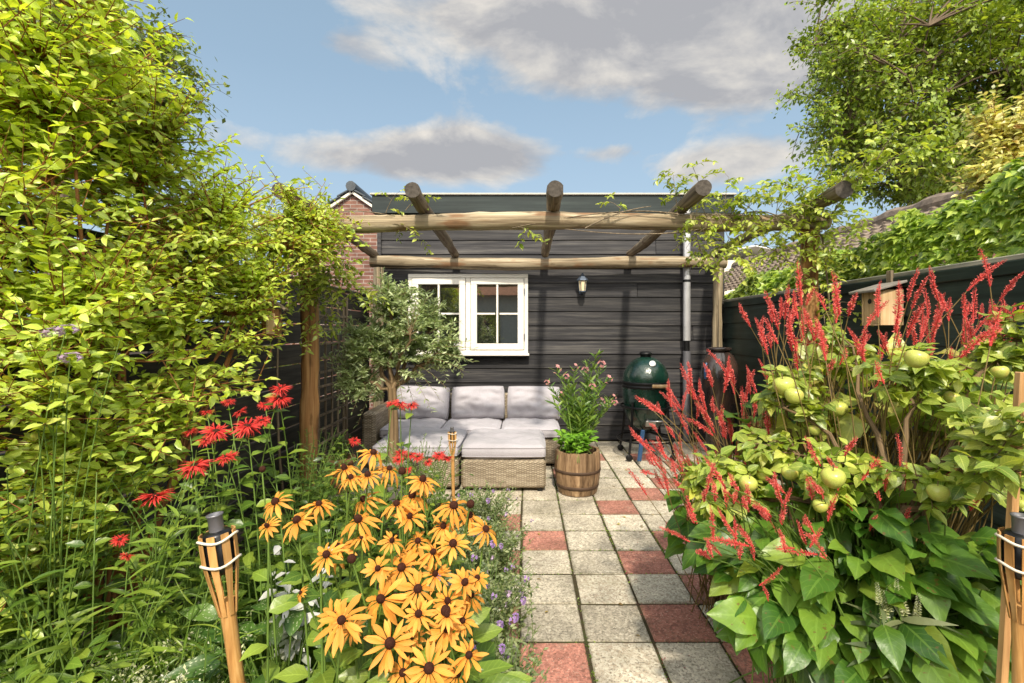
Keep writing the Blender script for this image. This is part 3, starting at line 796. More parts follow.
ps = thing('sheet_roofed_shed', 'white sheet roof of a distant lean-to seen under the pergola vine', 'building', (4.9, 12, 0))
g = Geo(); 
for k in range(4): g.box((4.25+k*.62, 12, 3.30-abs(k-1.5)*.10), (.60, 2.4, .03), ry((.2 if k > 1 else -.2)), .004)
part('roof', g, M['poly'], ps); part('wall', Geo().box((5.18, 12, 1.5), (2.3, 2.2, 3.0)), M['render'], ps)
hb = thing('brick_house', 'house with orange tiled roof standing behind the camera, mirrored in the shed window', 'house', (0, -9, 0))
g = Geo(); g.box((-.5, -9, 1.45), (11, 5, 2.9)); part('wall', g, M['render'], hb)
g = Geo(); g.add([[-6.2, -6.1, 2.75], [5.2, -6.1, 2.75], [5.2, -9, 5.0], [-6.2, -9, 5.0], [-6.2, -11.9, 2.75], [5.2, -11.9, 2.75]], [[0,1,2,3], [3,2,5,4]]); part('roof', g, M['red_roof'], hb)
g = Geo()
for x in (-4, -1.5, 1.2, 3.2): g.box((x, -6.47, 1.35), (1.1, .06, 1.5), None, .01)
part('window', g, M['glass'], hb)

# ------------------------------------------------------------------ sofa group
def cushion_geo(c, size, puff=.25, r=.04, rot=None, wr=.006, res=14):
    """a stuffed cushion: rounded box that swells towards the middle of its two large faces, with piping"""
    sx, sy, sz = np.asarray(size)/2
    g = Geo(); pg = Geo(); c = np.asarray(c, float)
    ph = R.uniform(0, 6, 6)
    def shape(u, v, top):
        # u,v in -1..1 ; soft square outline
        e = 1-.06*(1-np.abs(v)**2)*0-.05*np.abs(u*v)**3
        x = u*sx*e*(1-.02*(1-v*v)); y = v*sy*e*(1-.02*(1-u*u))
        q = np.maximum(np.abs(u), np.abs(v)); rim = np.sqrt(np.clip(1-np.clip((q-.78)/.22, 0, 1)**2, 0, 1))
        h = sz*(.55+.45*rim)*(1+puff*(1-u*u)*(1-v*v)-puff*.4*(np.abs(u*v))**2)
        w = wr*(np.sin(u*3+v*4+ph[0])+.6*np.sin(u*9-v*3+ph[1])+.5*np.sin(v*11+ph[2]+u*2)+.5*np.sin(7*np.hypot(u-.9*np.sign(u), v-.9*np.sign(v))*2.2+ph[3]))*(1-q**4)
        return np.stack([x, y, top*(h+w)], -1)
    a = np.linspace(-1, 1, res*2); U, Vv = np.meshgrid(a, a, indexing='ij'); n = len(a)
    rotm = np.eye(3) if rot is None else np.asarray(rot)
    i, j = np.meshgrid(np.arange(n-1), np.arange(n-1), indexing='ij'); i = i.ravel(); j = j.ravel()
    Fq = np.stack([i*n+j, (i+1)*n+j, (i+1)*n+j+1, i*n+j+1], 1)
    rims = {}
    for t in (1, -1):
        V = shape(U, Vv, t)
        g.add(V.reshape(-1, 3)@rotm.T+c, Fq if t > 0 else Fq[:, ::-1], 0, True)
        idx = [(k, 0) for k in range(n)]+[(n-1, k) for k in range(1, n)]+[(k, n-1) for k in range(n-2, -1, -1)]+[(0, k) for k in range(n-2, 0, -1)]
        rims[t] = np.array([V[a_, b_] for a_, b_ in idx])
    m = len(rims[1]); cols = []
    for f in np.linspace(0, 1, 6):
        b = rims[1]*(1-f)+rims[-1]*f; out = 1+.018*math.sin(math.pi*f); b = b*np.array([out, out, 1]); cols.append(b)
    V = np.concatenate(cols)
    Fs = []
    for q in range(5):
        for k in range(m):
            k2 = (k+1) % m; Fs.append([q*m+k, q*m+k2, (q+1)*m+k2, (q+1)*m+k])
    g.add(V@rotm.T+c, np.array(Fs)[:, ::-1], 0, True)
    for t in (1, -1):
        loop = np.concatenate([rims[t], rims[t][:2]])*np.array([1.004, 1.004, 1.0])
        pg.tube(loop@rotm.T+c, .0055, 5, caps=False)
    return g, pg
def cushion(name, label, cat, c, size, group, wr=.008, **k):
    k['wr'] = wr
    base = np.array(c, float)-np.array([0, 0, size[2]/2])
    t = thing(name, label, cat, base, group)
    g, pg = cushion_geo(c, size, **k)
    cv = part('cover', g, M['cloth'], t); part('piping', pg, M['cloth_edge'], t)
    return t
def feet(parent, x0, x1, y0, y1):
    for x in (x0+.04, x1-.04):
        for y in (y0+.04, y1-.04): part('foot', Geo().box((x, y, .018), (.045, .045, .034), None, .004), M['iron'], parent)
so = thing('rattan_sofa', 'tan rattan sofa with three seats along the black shed wall', 'sofa', (-.58, 5.3, 0))
part('base', Geo().box((-.565, 5.26, .155), (1.89, .74, .245), None, .02), M['wicker'], so)
part('backrest', Geo().box((-.565, 5.69, .345), (1.89, .115, .62), rx(-.06), .02), M['wicker'], so)
part('armrest', Geo().box((-1.59, 5.30, .295), (.14, .86, .53), None, .025), M['wicker'], so)
feet(so, -1.5, .37, 4.9, 5.6)
ch = thing('rattan_chaise', 'tan rattan chaise beneath the olive tree, joined to the sofa', 'chaise', (-.95, 4.5, 0))
part('base', Geo().box((-.955, 4.51, .155), (.76, .72, .245), None, .02), M['wicker'], ch); feet(ch, -1.33, -.58, 4.16, 4.86)
ot = thing('rattan_ottoman', 'square tan rattan ottoman with its woven front facing the tiled path', 'ottoman', (-.18, 4.5, 0))
part('base', Geo().box((-.185, 4.49, .155), (.73, .72, .245), None, .02), M['wicker'], ot); feet(ot, -.54, .17, 4.14, 4.84)
for k, (x, lab) in enumerate(((-1.19, 'grey seat cushion on the rattan sofa, nearest the olive tree'), (-.565, 'grey seat cushion in the middle of the rattan sofa'), (.06, 'grey seat cushion on the rattan sofa, nearest the oleander barrel'))):
    cushion('seat_cushion', lab, 'cushion', (x, 5.21, .34), (.615, .62, .125), 'seat cushions of the corner sofa', puff=.12)
cushion('seat_cushion', 'long grey cushion lying on the chaise behind the olive trunk', 'cushion', (-.955, 4.51, .345), (.765, .73, .135), 'seat cushions of the corner sofa', puff=.12)
cushion('seat_cushion', 'grey square cushion on the woven ottoman, one corner in sunlight', 'cushion', (-.185, 4.485, .345), (.745, .73, .135), 'seat cushions of the corner sofa', puff=.1)
for x, lab, sp in ((-1.17, 'grey back cushion partly behind the olive branches', .03), (-.535, 'grey back cushion in the middle of the row', -.02), (.10, 'grey back cushion closest to the pink oleander', .01)):
    cushion('back_cushion', lab, 'cushion', (x, 5.50, .565), (.60, .37, .17), 'back cushions on the sofa', puff=.45, rot=ry(sp*1.3)@rz(sp)@rx(rad(72)), wr=.013)

# ------------------------------------------------------------------ barrel, kamado, urn, pots
BX, BY = .455, 4.17
br = thing('barrel_planter', 'half barrel of brown oak staves at the corner of the patio', 'planter', (BX, BY, 0))
def stave_r(z): t = z/.36; return .163+.026*math.sin(t*2.6)+.012*t
g = Geo()
for k in range(16):
    a = (k+.5)/16*2*math.pi; zz = np.linspace(.005, .36+R.uniform(-.006, .008), 8)
    w = math.pi/16*.975; V = []
    for z in zz:
        for (aa, dr) in ((a-w, 0), (a, .003), (a+w, 0), (a+w, -.022), (a-w, -.022)):
            r_ = stave_r(z)+dr; V.append([BX+r_*math.cos(aa), BY+r_*math.sin(aa), z])
    Fs = []
    for q in range(7):
        for c in range(5): Fs.append([q*5+c, q*5+(c+1) % 5, (q+1)*5+(c+1) % 5, (q+1)*5+c])
    Fs += [[35, 36, 37, 38, 39], [4, 3, 2, 1, 0]]
    g.add(V, Fs, 0, False, R.random())
part('staves', g, M['barrel'], br)
for z0, z1 in ((.055, .085), (.19, .215)):
    part('hoop', Geo().lathe([(stave_r(z0)+.0025, z0), (stave_r(z0)+.0065, z0+.002), (stave_r(z1)+.0065, z1-.002), (stave_r(z1)+.0025, z1)], (BX, BY, 0), 32), M['rust'], br)
part('soil', Geo().lathe([(0, .315), (.15, .305)], (BX, BY, 0), 20), M['soil'], br)

KX, KY = 1.345, 5.35
km = thing('kamado_grill', 'glossy green egg-shaped ceramic barbecue on a black wheeled stand', 'barbecue', (KX, KY, 0))
part('base_bowl', Geo().lathe([(0, .30), (.10, .305), (.17, .36), (.225, .47), (.25, .62), (.253, .73), (.25, .775)], (KX, KY, 0), 40), M['egg'], km)
lid = part('lid', Geo().lathe([(.25, .825), (.252, .85), (.242, .92), (.205, 1.0), (.15, 1.06), (.085, 1.095), (.06, 1.10)], (KX, KY, 0), 40), M['egg'], km)
part('band', Geo().lathe([(.252, .765), (.258, .767), (.258, .795), (.25, .797), (.25, .805), (.258, .807), (.258, .833), (.251, .835)], (KX, KY, 0), 40), M['iron'], km)
part('chimney_cap', Geo().lathe([(.058, 1.085), (.058, 1.125), (.07, 1.127), (.07, 1.145), (.05, 1.16), (0, 1.163)], (KX, KY, 0), 24), M['iron'], lid)
hn = nrm(np.array([-.02, -.80, .55])); hp = np.array([KX+.028, KY, 0])+np.array([0, -.178, 1.035])
q = np.array(quat_to(hn).to_matrix())
th = part('thermometer', Geo().lathe([(0, .012), (.030, .012), (.034, .006), (.034, -.01)], hp, 20, rot=q), M['dial'], lid)
part('needle', Geo().box(hp+hn*.0145, (.003, .024, .001), q@rz(.7)), M['iron'], th)
part('rim', Geo().lathe([(.029, .0125), (.036, .0135), (.038, .004), (.036, -.01)], hp, 20, rot=q), M['steel'], th)
part('handle', Geo().tube([[KX-.01, KY-.325, .81], [KX+.17, KY-.315, .81]], .019, 10).box((KX+.02, KY-.29, .812), (.02, .07, .014)).box((KX+.14, KY-.28, .812), (.02, .07, .014)), M['pale_wood'], km)
g = Geo()
for a in (.78, 2.36, 3.93, 5.5):
    c, s = math.cos(a), math.sin(a)
    g.tube([[KX+.33*c, KY+.33*s, .08], [KX+.29*c, KY+.29*s, .30], [KX+.262*c, KY+.262*s, .62]], .014, 8)
    g.tube([[KX+.30*c, KY+.30*s, .24], [KX+.05*c, KY+.05*s, .27]], .012, 6)
g.tube([[KX+.275*math.cos(t), KY+.275*math.sin(t), .56] for t in np.linspace(0, 2*math.pi, 33)], .012, 6, caps=False)
g.tube([[KX+.31*math.cos(t), KY+.31*math.sin(t), .2] for t in np.linspace(0, 2*math.pi, 33)], .010, 6, caps=False)
part('stand', g, M['iron'], km)
for a in (.78, 2.36, 3.93, 5.5):
    c, s = math.cos(a), math.sin(a); x, y = KX+.33*c, KY+.33*s
    part('caster', Geo().lathe([(0, -.012), (.03, -.012), (.036, -.006), (.036, .006), (.03, .012), (0, .012)], (x, y, .037), 18, rot=rx(math.pi/2)).box((x, y, .07), (.012, .034, .06)), M['iron'], km)
part('draft_door', Geo().box((KX+.0, KY-.205, .40), (.11, .03, .07), rx(.35), .004), M['steel'], km)
part('side_bracket', Geo().tube([[KX-.06, KY-.30, .46], [KX-.06, KY-.42, .46], [KX+.14, KY-.42, .46], [KX+.14, KY-.30, .46]], .009, 6), M['steel'], km)
part('tool', Geo().box((KX-.14, KY-.37, .20), (.045, .02, .33), ry(.12), .008), M['blue'], km, 'blue handled tool hanging on the stand')

UX, UY = 2.21, 5.45
ur = thing('glazed_urn', 'tall dark brown glazed urn in the corner in front of the fence', 'urn', (UX, UY, 0))
part('body', Geo().lathe([(0, 0), (.13, 0), (.14, .03), (.17, .3), (.195, .6), (.203, .85), (.19, 1.02), (.15, 1.11), (.11, 1.15), (.10, 1.17)], (UX, UY, 0), 36), M['urn'], ur)
part('rim', Geo().lathe([(.10, 1.165), (.125, 1.17), (.13, 1.19), (.12, 1.205), (.095, 1.20), (.09, 1.1)], (UX, UY, 0), 36), M['urn'], ur)
part('handle', Geo().tube(bez([UX-.18, UY-.08, 1.03], [UX-.22, UY-.12, .95], [UX-.195, UY-.09, .86], 8), .014, 8), M['blue'], ur, 'blue loop handle of the urn')

def pot(name, label, x, y, r, h, m, rim=.02):
    t = thing(name, label, 'pot', (x, y, 0))
    part('body', Geo().lathe([(0, 0), (r*.68, 0), (r*.72, .01), (r*.93, h*.82), (r*.93, h*.84)], (x, y, 0), 30), m, t)
    part('rim', Geo().lathe([(r*.93, h*.83), (r+rim*.4, h*.84), (r+rim*.4, h), (r-.015, h), (r-.02, h*.86)], (x, y, 0), 30), m, t)
    part('soil', Geo().lathe([(0, h*.9), (r*.95, h*.88)], (x, y, 0), 20), M['soil'], t)
    return t
OX, OY = -1.08, 3.93
pot('grey_pot', 'grey stone pot holding the olive tree', OX, OY, .19, .36, M['pot_grey'])
TX, TY = -1.60, 4.16
pot('terracotta_pot', 'shallow terracotta pot at the foot of the trellis', TX, TY, .12, .30, M['terracotta'])

# ------------------------------------------------------------------ bird boxes
yn, x0b, yf = 3.15, 2.335, 3.33
bb = thing('bird_box', 'pale wooden bird box with a sloping grey roof fixed to the green fence', 'bird box', (FX-.02, 3.24, 1.43))
xc, yc = (x0b+FX-.012)/2, (yn+yf)/2
bw = FX-.012-x0b
g = Geo(); g.box((xc, yn+.008, 1.545), (bw, .015, .235), None, .002, 0, .9).box((xc, yf-.008, 1.545), (bw, .015, .235), None, .002, 0, .5).box((xc, yc, 1.434), (bw-.01, yf-yn-.034, .015), None, .002, 0, .4).box((FX-.02, yc, 1.55), (.014, yf-yn-.034, .24), None, .002, 0, .3)
part('box', g, M['pale_wood'], bb)
fp = Geo(); fp.box((x0b+.009, yc, 1.545), (.015, yf-yn-.034, .215), None, .002, 0, .2)
f = part('front', fp, M['pale_wood'], bb)
part('entrance_hole', Geo().lathe([(0, .001), (.018, .001)], (x0b-.0005, yc+.01, 1.59), 18, rot=ry(-math.pi/2)), M['iron'], f)
part('roof', Geo().box((xc-.028, yc, 1.685), (bw+.09, yf-yn+.07, .018), ry(-.28), .004), M['pot_grey'], bb)
part('mount', Geo().box((FX-.022, yc+.02, 1.72), (.02, .045, .16), None, .003), M['trellis'], bb)
fp = P(272, 322, 2.75)
fd = thing('hanging_bird_house', 'small weathered wooden bird house hanging among the shrub branches', 'bird house', fp+np.array([0, 0, -.1]))
g = Geo(); g.box(fp, (.085, .085, .15), rz(.3), .003, 0, .3); part('box', g, M['post'], fd)
g = Geo(); g.box(fp+np.array([-.03, 0, .098]), (.10, .13, .012), rz(.3)@ry(-.6), .002, 0, .8); g.box(fp+np.array([.035, 0.01, .098]), (.10, .128, .012), rz(.3)@ry(.6), .002, 0, .6); part('roof', g, M['trellis'], fd)
g = Geo(); g.box(fp+rz(.3)@np.array([.0, -.046, -.01]), (.045, .006, .12), rz(.3), .002, 0, .9); part('front', g, M['pale_wood'], fd)
part('hanger', Geo().tube([fp+np.array([0, 0, .11]), fp+np.array([.01, 0, .38])], .002, 4), M['iron'], fd)

# ------------------------------------------------------------------ bamboo torches and stake
def torch(label, top, foot, k=1.0, length_in_view=None):
    top, foot = np.asarray(top, float), np.asarray(foot, float)
    ax = nrm(top-foot); qm = np.array(quat_to(ax).to_matrix())
    t = thing('bamboo_torch', label, 'garden torch', foot, 'bamboo torches')
    def at(x, y, d): return top+qm@np.array([x*k, y*k, -d*k])
    L = np.linalg.norm(top-foot)/k
    conv = .235
    g = Geo()
    g.tube([at(0, 0, conv-.02), at(0, 0, conv+.08), at(.001, 0, (conv+L)/2), at(0, 0, L)], [.0185*k, .0165*k, .0155*k, .014*k], 12)
    for d in (conv+.01, conv+.2, conv+.42):
        if d < L: g.tube([at(0, 0, d-.006), at(0, 0, d), at(0, 0, d+.006)], [.0165*k, .0185*k, .0165*k], 12)
    pole = part('pole', g, M['bamboo'], t)
    for i in range(8):
        a = i/8*2*math.pi+.2
        prof = [(.0365, .045), (.0375, .07), (.0365, .115), (.029, .17), (.0175, conv+.015)]
        pts = [at(r*math.cos(a), r*math.sin(a), d) for r, d in prof]
        V = []; tg = np.array([-math.sin(a), math.cos(a), 0]); nn = np.array([math.cos(a), math.sin(a), 0])
        for q_, (r, d) in enumerate(prof):
            w = (.0088 if q_ < 3 else .0088-.0022*(q_-2)); c = np.array([r*math.cos(a), r*math.sin(a), -d])
            for sx, dn in ((-1, 0), (1, 0), (1, .003), (-1, .003)):
                V.append(top+qm@((c+tg*w*sx+nn*dn)*k))
        Fs = []
        for q_ in range(4):
            for c in range(4): Fs.append([q_*4+c, q_*4+(c+1) % 4, (q_+1)*4+(c+1) % 4, (q_+1)*4+c])
        Fs += [[3, 2, 1, 0], [16, 17, 18, 19]]
        part('cane_strip', Geo().add(V, Fs, 0, False, R.random()), M['bamboo'], t)
    for d in (.058, .118):
        th = np.linspace(0, 2*math.pi, 25)
        part('cord_ring', Geo().tube([at(.0425*math.cos(a), .0425*math.sin(a), d+.004*math.sin(a*3)) for a in th], .0033*k, 6, caps=False), M['cord'], t)
    cn = part('canister', Geo().lathe([(0, -.145*k), (.028*k, -.145*k), (.0335*k, -.13*k), (.0335*k, -.05*k), (.026*k, -.042*k), (.0*k, -.040*k)], top, 24, rot=qm), M['canister'], t)
    part('wick_cap', Geo().lathe([(.0165*k, -.042*k), (.0165*k, -.006*k), (.019*k, -.004*k), (.019*k, 0), (.014*k, 0), (.013*k, -.008*k), (0, -.009*k)], top, 20, rot=qm), M['zinc_dark'], cn)
    return t
tp = P(214.5, 514, 1.2); lo = P(238, 683, 1.2); d = nrm(lo-tp); torch('bamboo torch leaning among the spotted lungwort leaves', tp, tp+d*((tp[2]+.04)/-d[2]), 1.0)
torch('small bamboo torch standing in front of the ottoman', P(452, 427, 3.2), (-.47, 3.2, -.05), .72)
torch('bamboo torch beside the leaning stake at the apple tree', P(1021, 515, 1.08), (1.125, 1.09, -.05), .95)
sp0, sp1 = P(1021, 372, 1.16), P(1003, 664, 1.16); d = nrm(sp1-sp0); e = sp0+d*((sp0[2]+.04)/-d[2])
qm = np.array(quat_to(-d).to_matrix())
solo('garden_stake', Geo().box((sp0+e)/2, (.017, .017, np.linalg.norm(e-sp0)), qm, .002), M['stake'], 'bare square wooden stake leaning beside the apple tree', 'stake', e)
# ------------------------------------------------------------------ plant materials
G = {}
G['shrub'] = leafmat('yellow_green_leaf', (.13, .20, .02), (.295, .38, .045), (.42, .48, .09), .34, (1.7, 1.6, .45), yellow=(.44, .42, .08), gain=1.55)
G['tree'] = leafmat('tree_leaf', (.09, .15, .018), (.185, .26, .034), (.32, .38, .075), .45, (1.6, 1.5, .5), vein=0)
G['tree2'] = leafmat('dark_tree_leaf', (.06, .10, .02), (.14, .18, .03), (.25, .28, .06), .42, vein=0)
G['olive'] = leafmat('olive_leaf', (.085, .12, .05), (.165, .205, .09), (.30, .34, .19), .3, (1.3, 1.3, .8), rough=.36, vein=0, gain=2.0)
G['oleander'] = leafmat('oleander_leaf', (.055, .12, .022), (.12, .21, .035), (.22, .31, .065), .35, vein=.1)
G['mint'] = leafmat('bright_mint_leaf', (.06, .15, .012), (.12, .27, .02), (.20, .38, .04), .4, vein=.2)
G['ivy'] = leafmat('ivy_leaf', (.075, .14, .016), (.17, .26, .03), (.31, .38, .06), .42, vein=.25, rough=.34)
G['photinia'] = leafmat('pinkish_leaf', (.28, .31, .07), (.46, .46, .12), (.62, .52, .22), .34, (1.4, 1.3, .7), vein=.15, yellow=(.74, .36, .28), gain=1.2)
G['vine'] = leafmat('vine_leaf', (.11, .18, .018), (.23, .29, .04), (.38, .41, .08), .42, vein=.1, yellow=(.40, .34, .07))
G['big'] = leafmat('large_green_leaf', (.035, .10, .014), (.085, .185, .022), (.17, .29, .038), .34, (1.5, 1.6, .45), vein=.13, yellow=(.20, .27, .035), rough=.38, blem=.7, gain=1.1)
G['apple'] = leafmat('apple_leaf', (.07, .135, .02), (.20, .27, .04), (.36, .40, .09), .4, vein=.25, yellow=(.40, .36, .09), blem=.5)
G['herb'] = leafmat('mid_green_leaf', (.045, .10, .014), (.11, .18, .022), (.21, .28, .04), .4, vein=.2)
G['grass'] = leafmat('long_green_leaf', (.055, .11, .014), (.12, .20, .022), (.22, .29, .04), .38, vein=.15)
G['dark'] = leafmat('dark_green_leaf', (.03, .065, .011), (.065, .115, .017), (.12, .18, .028), .34, vein=.15)  # darker green for the low bush and ground cover
G['lung'] = leafmat('spotted_leaf', (.035, .085, .018), (.06, .125, .022), (.10, .17, .035), .25, vein=.1, spots=(.38, .44, .26))
G['silver'] = leafmat('silver_leaf', (.42, .45, .36), (.58, .60, .52), (.72, .72, .66), .3, (1.1, 1.1, .9), vein=.1)
G['white'] = leafmat('cream_floret', (.34, .38, .16), (.52, .53, .30), (.68, .66, .48), .3, (1.1, 1.1, .8), vein=0)
G['catmint'] = leafmat('grey_green_leaf', (.085, .115, .055), (.17, .205, .095), (.28, .31, .15), .35, (1.3, 1.3, .7), vein=0)
G['litter'] = leafmat('dry_leaf', (.10, .06, .02), (.24, .16, .05), (.36, .30, .10), .2, vein=0)
G['hedge'] = leafmat('hedge_leaf', (.05, .085, .012), (.12, .16, .02), (.22, .24, .03), .35, vein=0)
def petalmat(name, inner, outer, tip, trans=.3, rough=.6):
    m = N(name); sp = m.n('SeparateXYZ', None, Vector=m.uv()); r = m.rnd()
    c = m.ramp(sp.outputs[1], [(0, inner), (.3, outer), (1, tip)])
    c = m.mix(1., c, m.ramp(r, [(0, .78), (1, 1.15)]), 'MULTIPLY')
    st = m.math('SINE', m.math('MULTIPLY', sp.outputs[0], 25.))
    c = m.mix(1., c, m.ramp(m.math('ADD', m.math('MULTIPLY', st, .5), .5), [(0, .86), (1, 1.05)]), 'MULTIPLY')
    return m.done(m.n('MixShader', None, i0=trans, i1=m.bsdf(c, rough, .3), i2=m.n('BsdfTranslucent', None, Color=c).outputs[0]).outputs[0])
G['rud'] = petalmat('orange_yellow_petal', (.70, .20, .02), (.87, .365, .05), (.88, .44, .09))
G['cone'] = plain('brown_cone', (.055, .018, .010), .9, .2, var=.5, scale=300, bump=.8, bscale=700)
G['red'] = petalmat('scarlet_petal', (.52, .02, .02), (.74, .04, .035), (.82, .10, .08))
G['spike'] = petalmat('crimson_floret', (.72, .07, .065), (.88, .135, .12), (.93, .30, .25), .35)
G['pink'] = petalmat('pink_petal', (.6, .16, .16), (.72, .32, .32), (.78, .46, .44))
G['purple'] = petalmat('mauve_petal', (.30, .16, .46), (.42, .25, .58), (.52, .36, .66))
G['lilac'] = petalmat('pale_lilac_petal', (.45, .30, .50), (.58, .42, .60), (.66, .52, .66))
def applemat():
    m = N('green_apple_skin'); o = m.obj()
    c = m.ramp(m.noise(o, 14., 3), [(.3, (.36, .44, .06)), (.6, (.50, .53, .12)), (.8, (.62, .55, .20))])
    c = m.mix(m.ramp(m.noise(o, 260., 1), [(.68, 0.), (.73, .5)]), c, (.62, .60, .34))
    c = m.mix(m.ramp(m.noise(o, .9, 2), [(.52, 0.), (.75, .55)]), c, (.55, .30, .10))
    return m.done(m.bsdf(c, .32, .5, 0, None, Subsurface_Weight=.08, Subsurface_Radius=(.01, .01, .004)))
G['apple_skin'] = applemat()
def petal_fall(): return petalmat('fallen_petal', (.30, .03, .05), (.36, .05, .07), (.4, .08, .09), .1)
G['fall'] = petal_fall()

# ------------------------------------------------------------------ trees behind
def far_tree(name, label, base, els, n_clump, per, leaf, mat, r0, limbs, clump=(.55, .28), seedT=L_FAR, group=None):
    t = thing(name, label, 'tree', base, group)
    base = np.asarray(base, float)
    cs = sample_el(els, n_clump, .4)
    ends = sample_el(els, limbs, .6)
    wood = Geo(); trunk_top = base+np.array([0, 0, (min(e[0][2] for e in els)-base[2])*.9])
    trunk = Geo().tube(bez(base, base*.5+trunk_top*.5+np.array([.1, 0, 0]), trunk_top, 12), np.linspace(r0*1.3, r0*.8, 12), 12, lump=.04)
    ls = limbs_to(trunk_top-np.array([0, 0, .2]), ends, r0*.5, .5, 12, .3)
    for l in ls: wood.tube(l, np.linspace(r0*.3, r0*.04, 12), 7)
    allp = np.concatenate(ls); acc = Leaves()
    C = np.mean([e[0] for e in els], axis=0)
    for c in cs:
        q = allp[np.argmin(np.linalg.norm(allp-c, axis=1)+np.maximum(allp[:, 2]-c[2], 0))]
        v = c-q; L = np.linalg.norm(v)
        if L > 2.2: q = c-v/L*2.2
        tw = bez(q, (q+c)/2+np.array([0, 0, .1*L]), c, 6); wood.tube(tw, np.linspace(r0*.10, r0*.03, 6), 4, caps=False)
        out = nrm(c-C); m = int(per*R.uniform(.6, 1.3)); k = R.uniform(.7, 1.25)
        # sprays: short side shoots around the twig end with leaves in rows
        for s in range(7):
            dd = nrm(out*.5+R.normal(0, .7, 3)*np.array([1, 1, .55])+np.array([0, 0, -.05])); l2 = clump[0]*k*R.uniform(.5, 1.1)
            a = c+R.normal(0, clump[1]*.25, 3)
            p2 = bez(a, a+dd*l2*.5+np.array([0, 0, .06]), a+dd*l2-np.array([0, 0, .10*l2]), 5)
            wood.tube(p2, np.linspace(r0*.035, r0*.015, 5), 3, caps=False)
            mm = max(3, m//7); u = R.uniform(.05, 1, mm); p, tt = along(p2, u)
            p = p+R.normal(0, leaf*.7, (mm, 3))
            acc.add(p, nrm(tt*.6+R.normal(0, .7, (mm, 3))+np.array([0, 0, -.25])), UP+out*.5+R.normal(0, .5, (mm, 3)), leaf*R.uniform(.6, 1.2, mm), np.clip(R.random(mm)*.8+R.random()*.2, 0, 1))
    tk = part('trunk', trunk, M['bark'], t); part('limbs', wood, M['bark'], t)
    part('crown', acc.geo(seedT), mat, t)
    return acc.count()
cnt = 0
cnt += far_tree('deciduous_tree', 'large broad leafy green tree rising above the tiled roof and ivy', (10.8, 12.5, -.04),
    [EL(965, 60, 12, 115, 90, 2.6), EL(900, 40, 11.5, 70, 60, 1.6), EL(1010, 120, 12, 100, 75, 2.2), EL(890, 150, 11.5, 55, 42, 1.6), EL(840, 130, 11, 40, 18, .8), EL(838, 22, 11.5, 34, 34, 1.), EL(940, 185, 11.5, 60, 25, 1.2), EL(1100, 20, 12, 120, 150, 2.5), EL(850, 60, 11., 46, 62, 1.), EL(880, 90, 11., 50, 50, 1.)],
    760, 135, .125, G['tree'], .32, 22)
cnt += far_tree('deciduous_tree', 'leafy tree behind the yellow-green shrub at the edge of the sky', (-8.3, 8.5, -.04),
    [EL(70, 40, 8.5, 85, 80, 1.6), EL(20, 60, 8.5, 90, 120, 1.8), EL(130, 80, 8.5, 45, 70, 1.2), EL(-60, 30, 8.5, 90, 120, 1.8)], 340, 90, .115, G['tree2'], .2, 14)
# ------------------------------------------------------------------ shrub behind the fence with pink tips
def bush(name, label, cat, base, ends, els, n, leaf, T, mat, per=9, twmat=None, r0=.02, shell=.45, group=None, extra=None, targets=None, **k):
    t = thing(name, label, cat, base, group)
    w, lf = grow(base, ends, sample_el(els, n, shell) if targets is None else targets, r0, T, leaf, per, **k)
    if extra: w.join(extra[0]); lf.join(extra[1])
    part('stems', w, twmat or M['twig'], t); part('foliage', lf, mat, t)
    return t
bush('pink_tipped_shrub', 'pale shrub with pink and orange young leaves above the ivy', 'shrub', (3.75, 3.7, -.04), [P(1000, 150, 3.6), P(1040, 120, 3.6), P(985, 190, 3.7), P(1060, 180, 3.7)],
     [EL(1005, 125, 3.45, 42, 38, .25), EL(1030, 180, 3.4, 55, 45, .3), EL(988, 185, 3.5, 26, 38, .2), EL(1075, 120, 3.5, 50, 60, .3)], 380, .060, L_OV, G['photinia'], per=10, bias=(-.2, -.6, 0))
# ivy on top of the fence
t = thing('ivy_hedge', 'thick bright green ivy spilling over the top of the dark fence', 'ivy', (2.85, 4.3, -.04))
acc = Leaves(); wood = Geo()
n = 7600
y = 2.0+4.1*R.random(n)**1.15
top = np.interp(y, [2., 2.6, 3.1, 3.9, 5, 6.2], [2.40, 2.29, 2.19, 2.09, 2.04, 1.97])
top = top+.05*np.sin(y*6)+.035*np.sin(y*17+1)
fr_ = R.random(n)**.8
x = 2.60+.36*R.random(n)+.05*np.sin(y*9)*R.random(n); z = 1.74+(top-1.74)*fr_
edge = R.random(n) < .6
x = np.where(edge, 2.56+.10*fr_**2+.06*R.random(n)+.03*np.sin(y*11+z*9), x)
z = np.where(R.random(n) < .04, 1.70-.05*R.random(n), z)
dd = np.stack([-.55+R.normal(0, .45, n), R.normal(-.1, .5, n), -.45+R.normal(0, .4, n)], 1)
nn = np.stack([-.6+R.normal(0, .35, n), -.35+R.normal(0, .35, n), .75+R.normal(0, .25, n)], 1)
acc.add(np.stack([x, y, z], 1), dd, nn, .064*R.uniform(.5, 1.25, n))
for k in range(26):
    yy = 2.1+k*.155; p0 = np.array([2.8, yy, .0]); wood.tube(bez(p0, [2.85, yy, 1.2], [2.62+R.random()*.25, yy+R.normal(0, .15), 1.9], 8), np.linspace(.012, .004, 8), 5, caps=False)
part('stems', wood, M['bark'], t); part('foliage', acc.geo(L_IVY), G['ivy'], t)
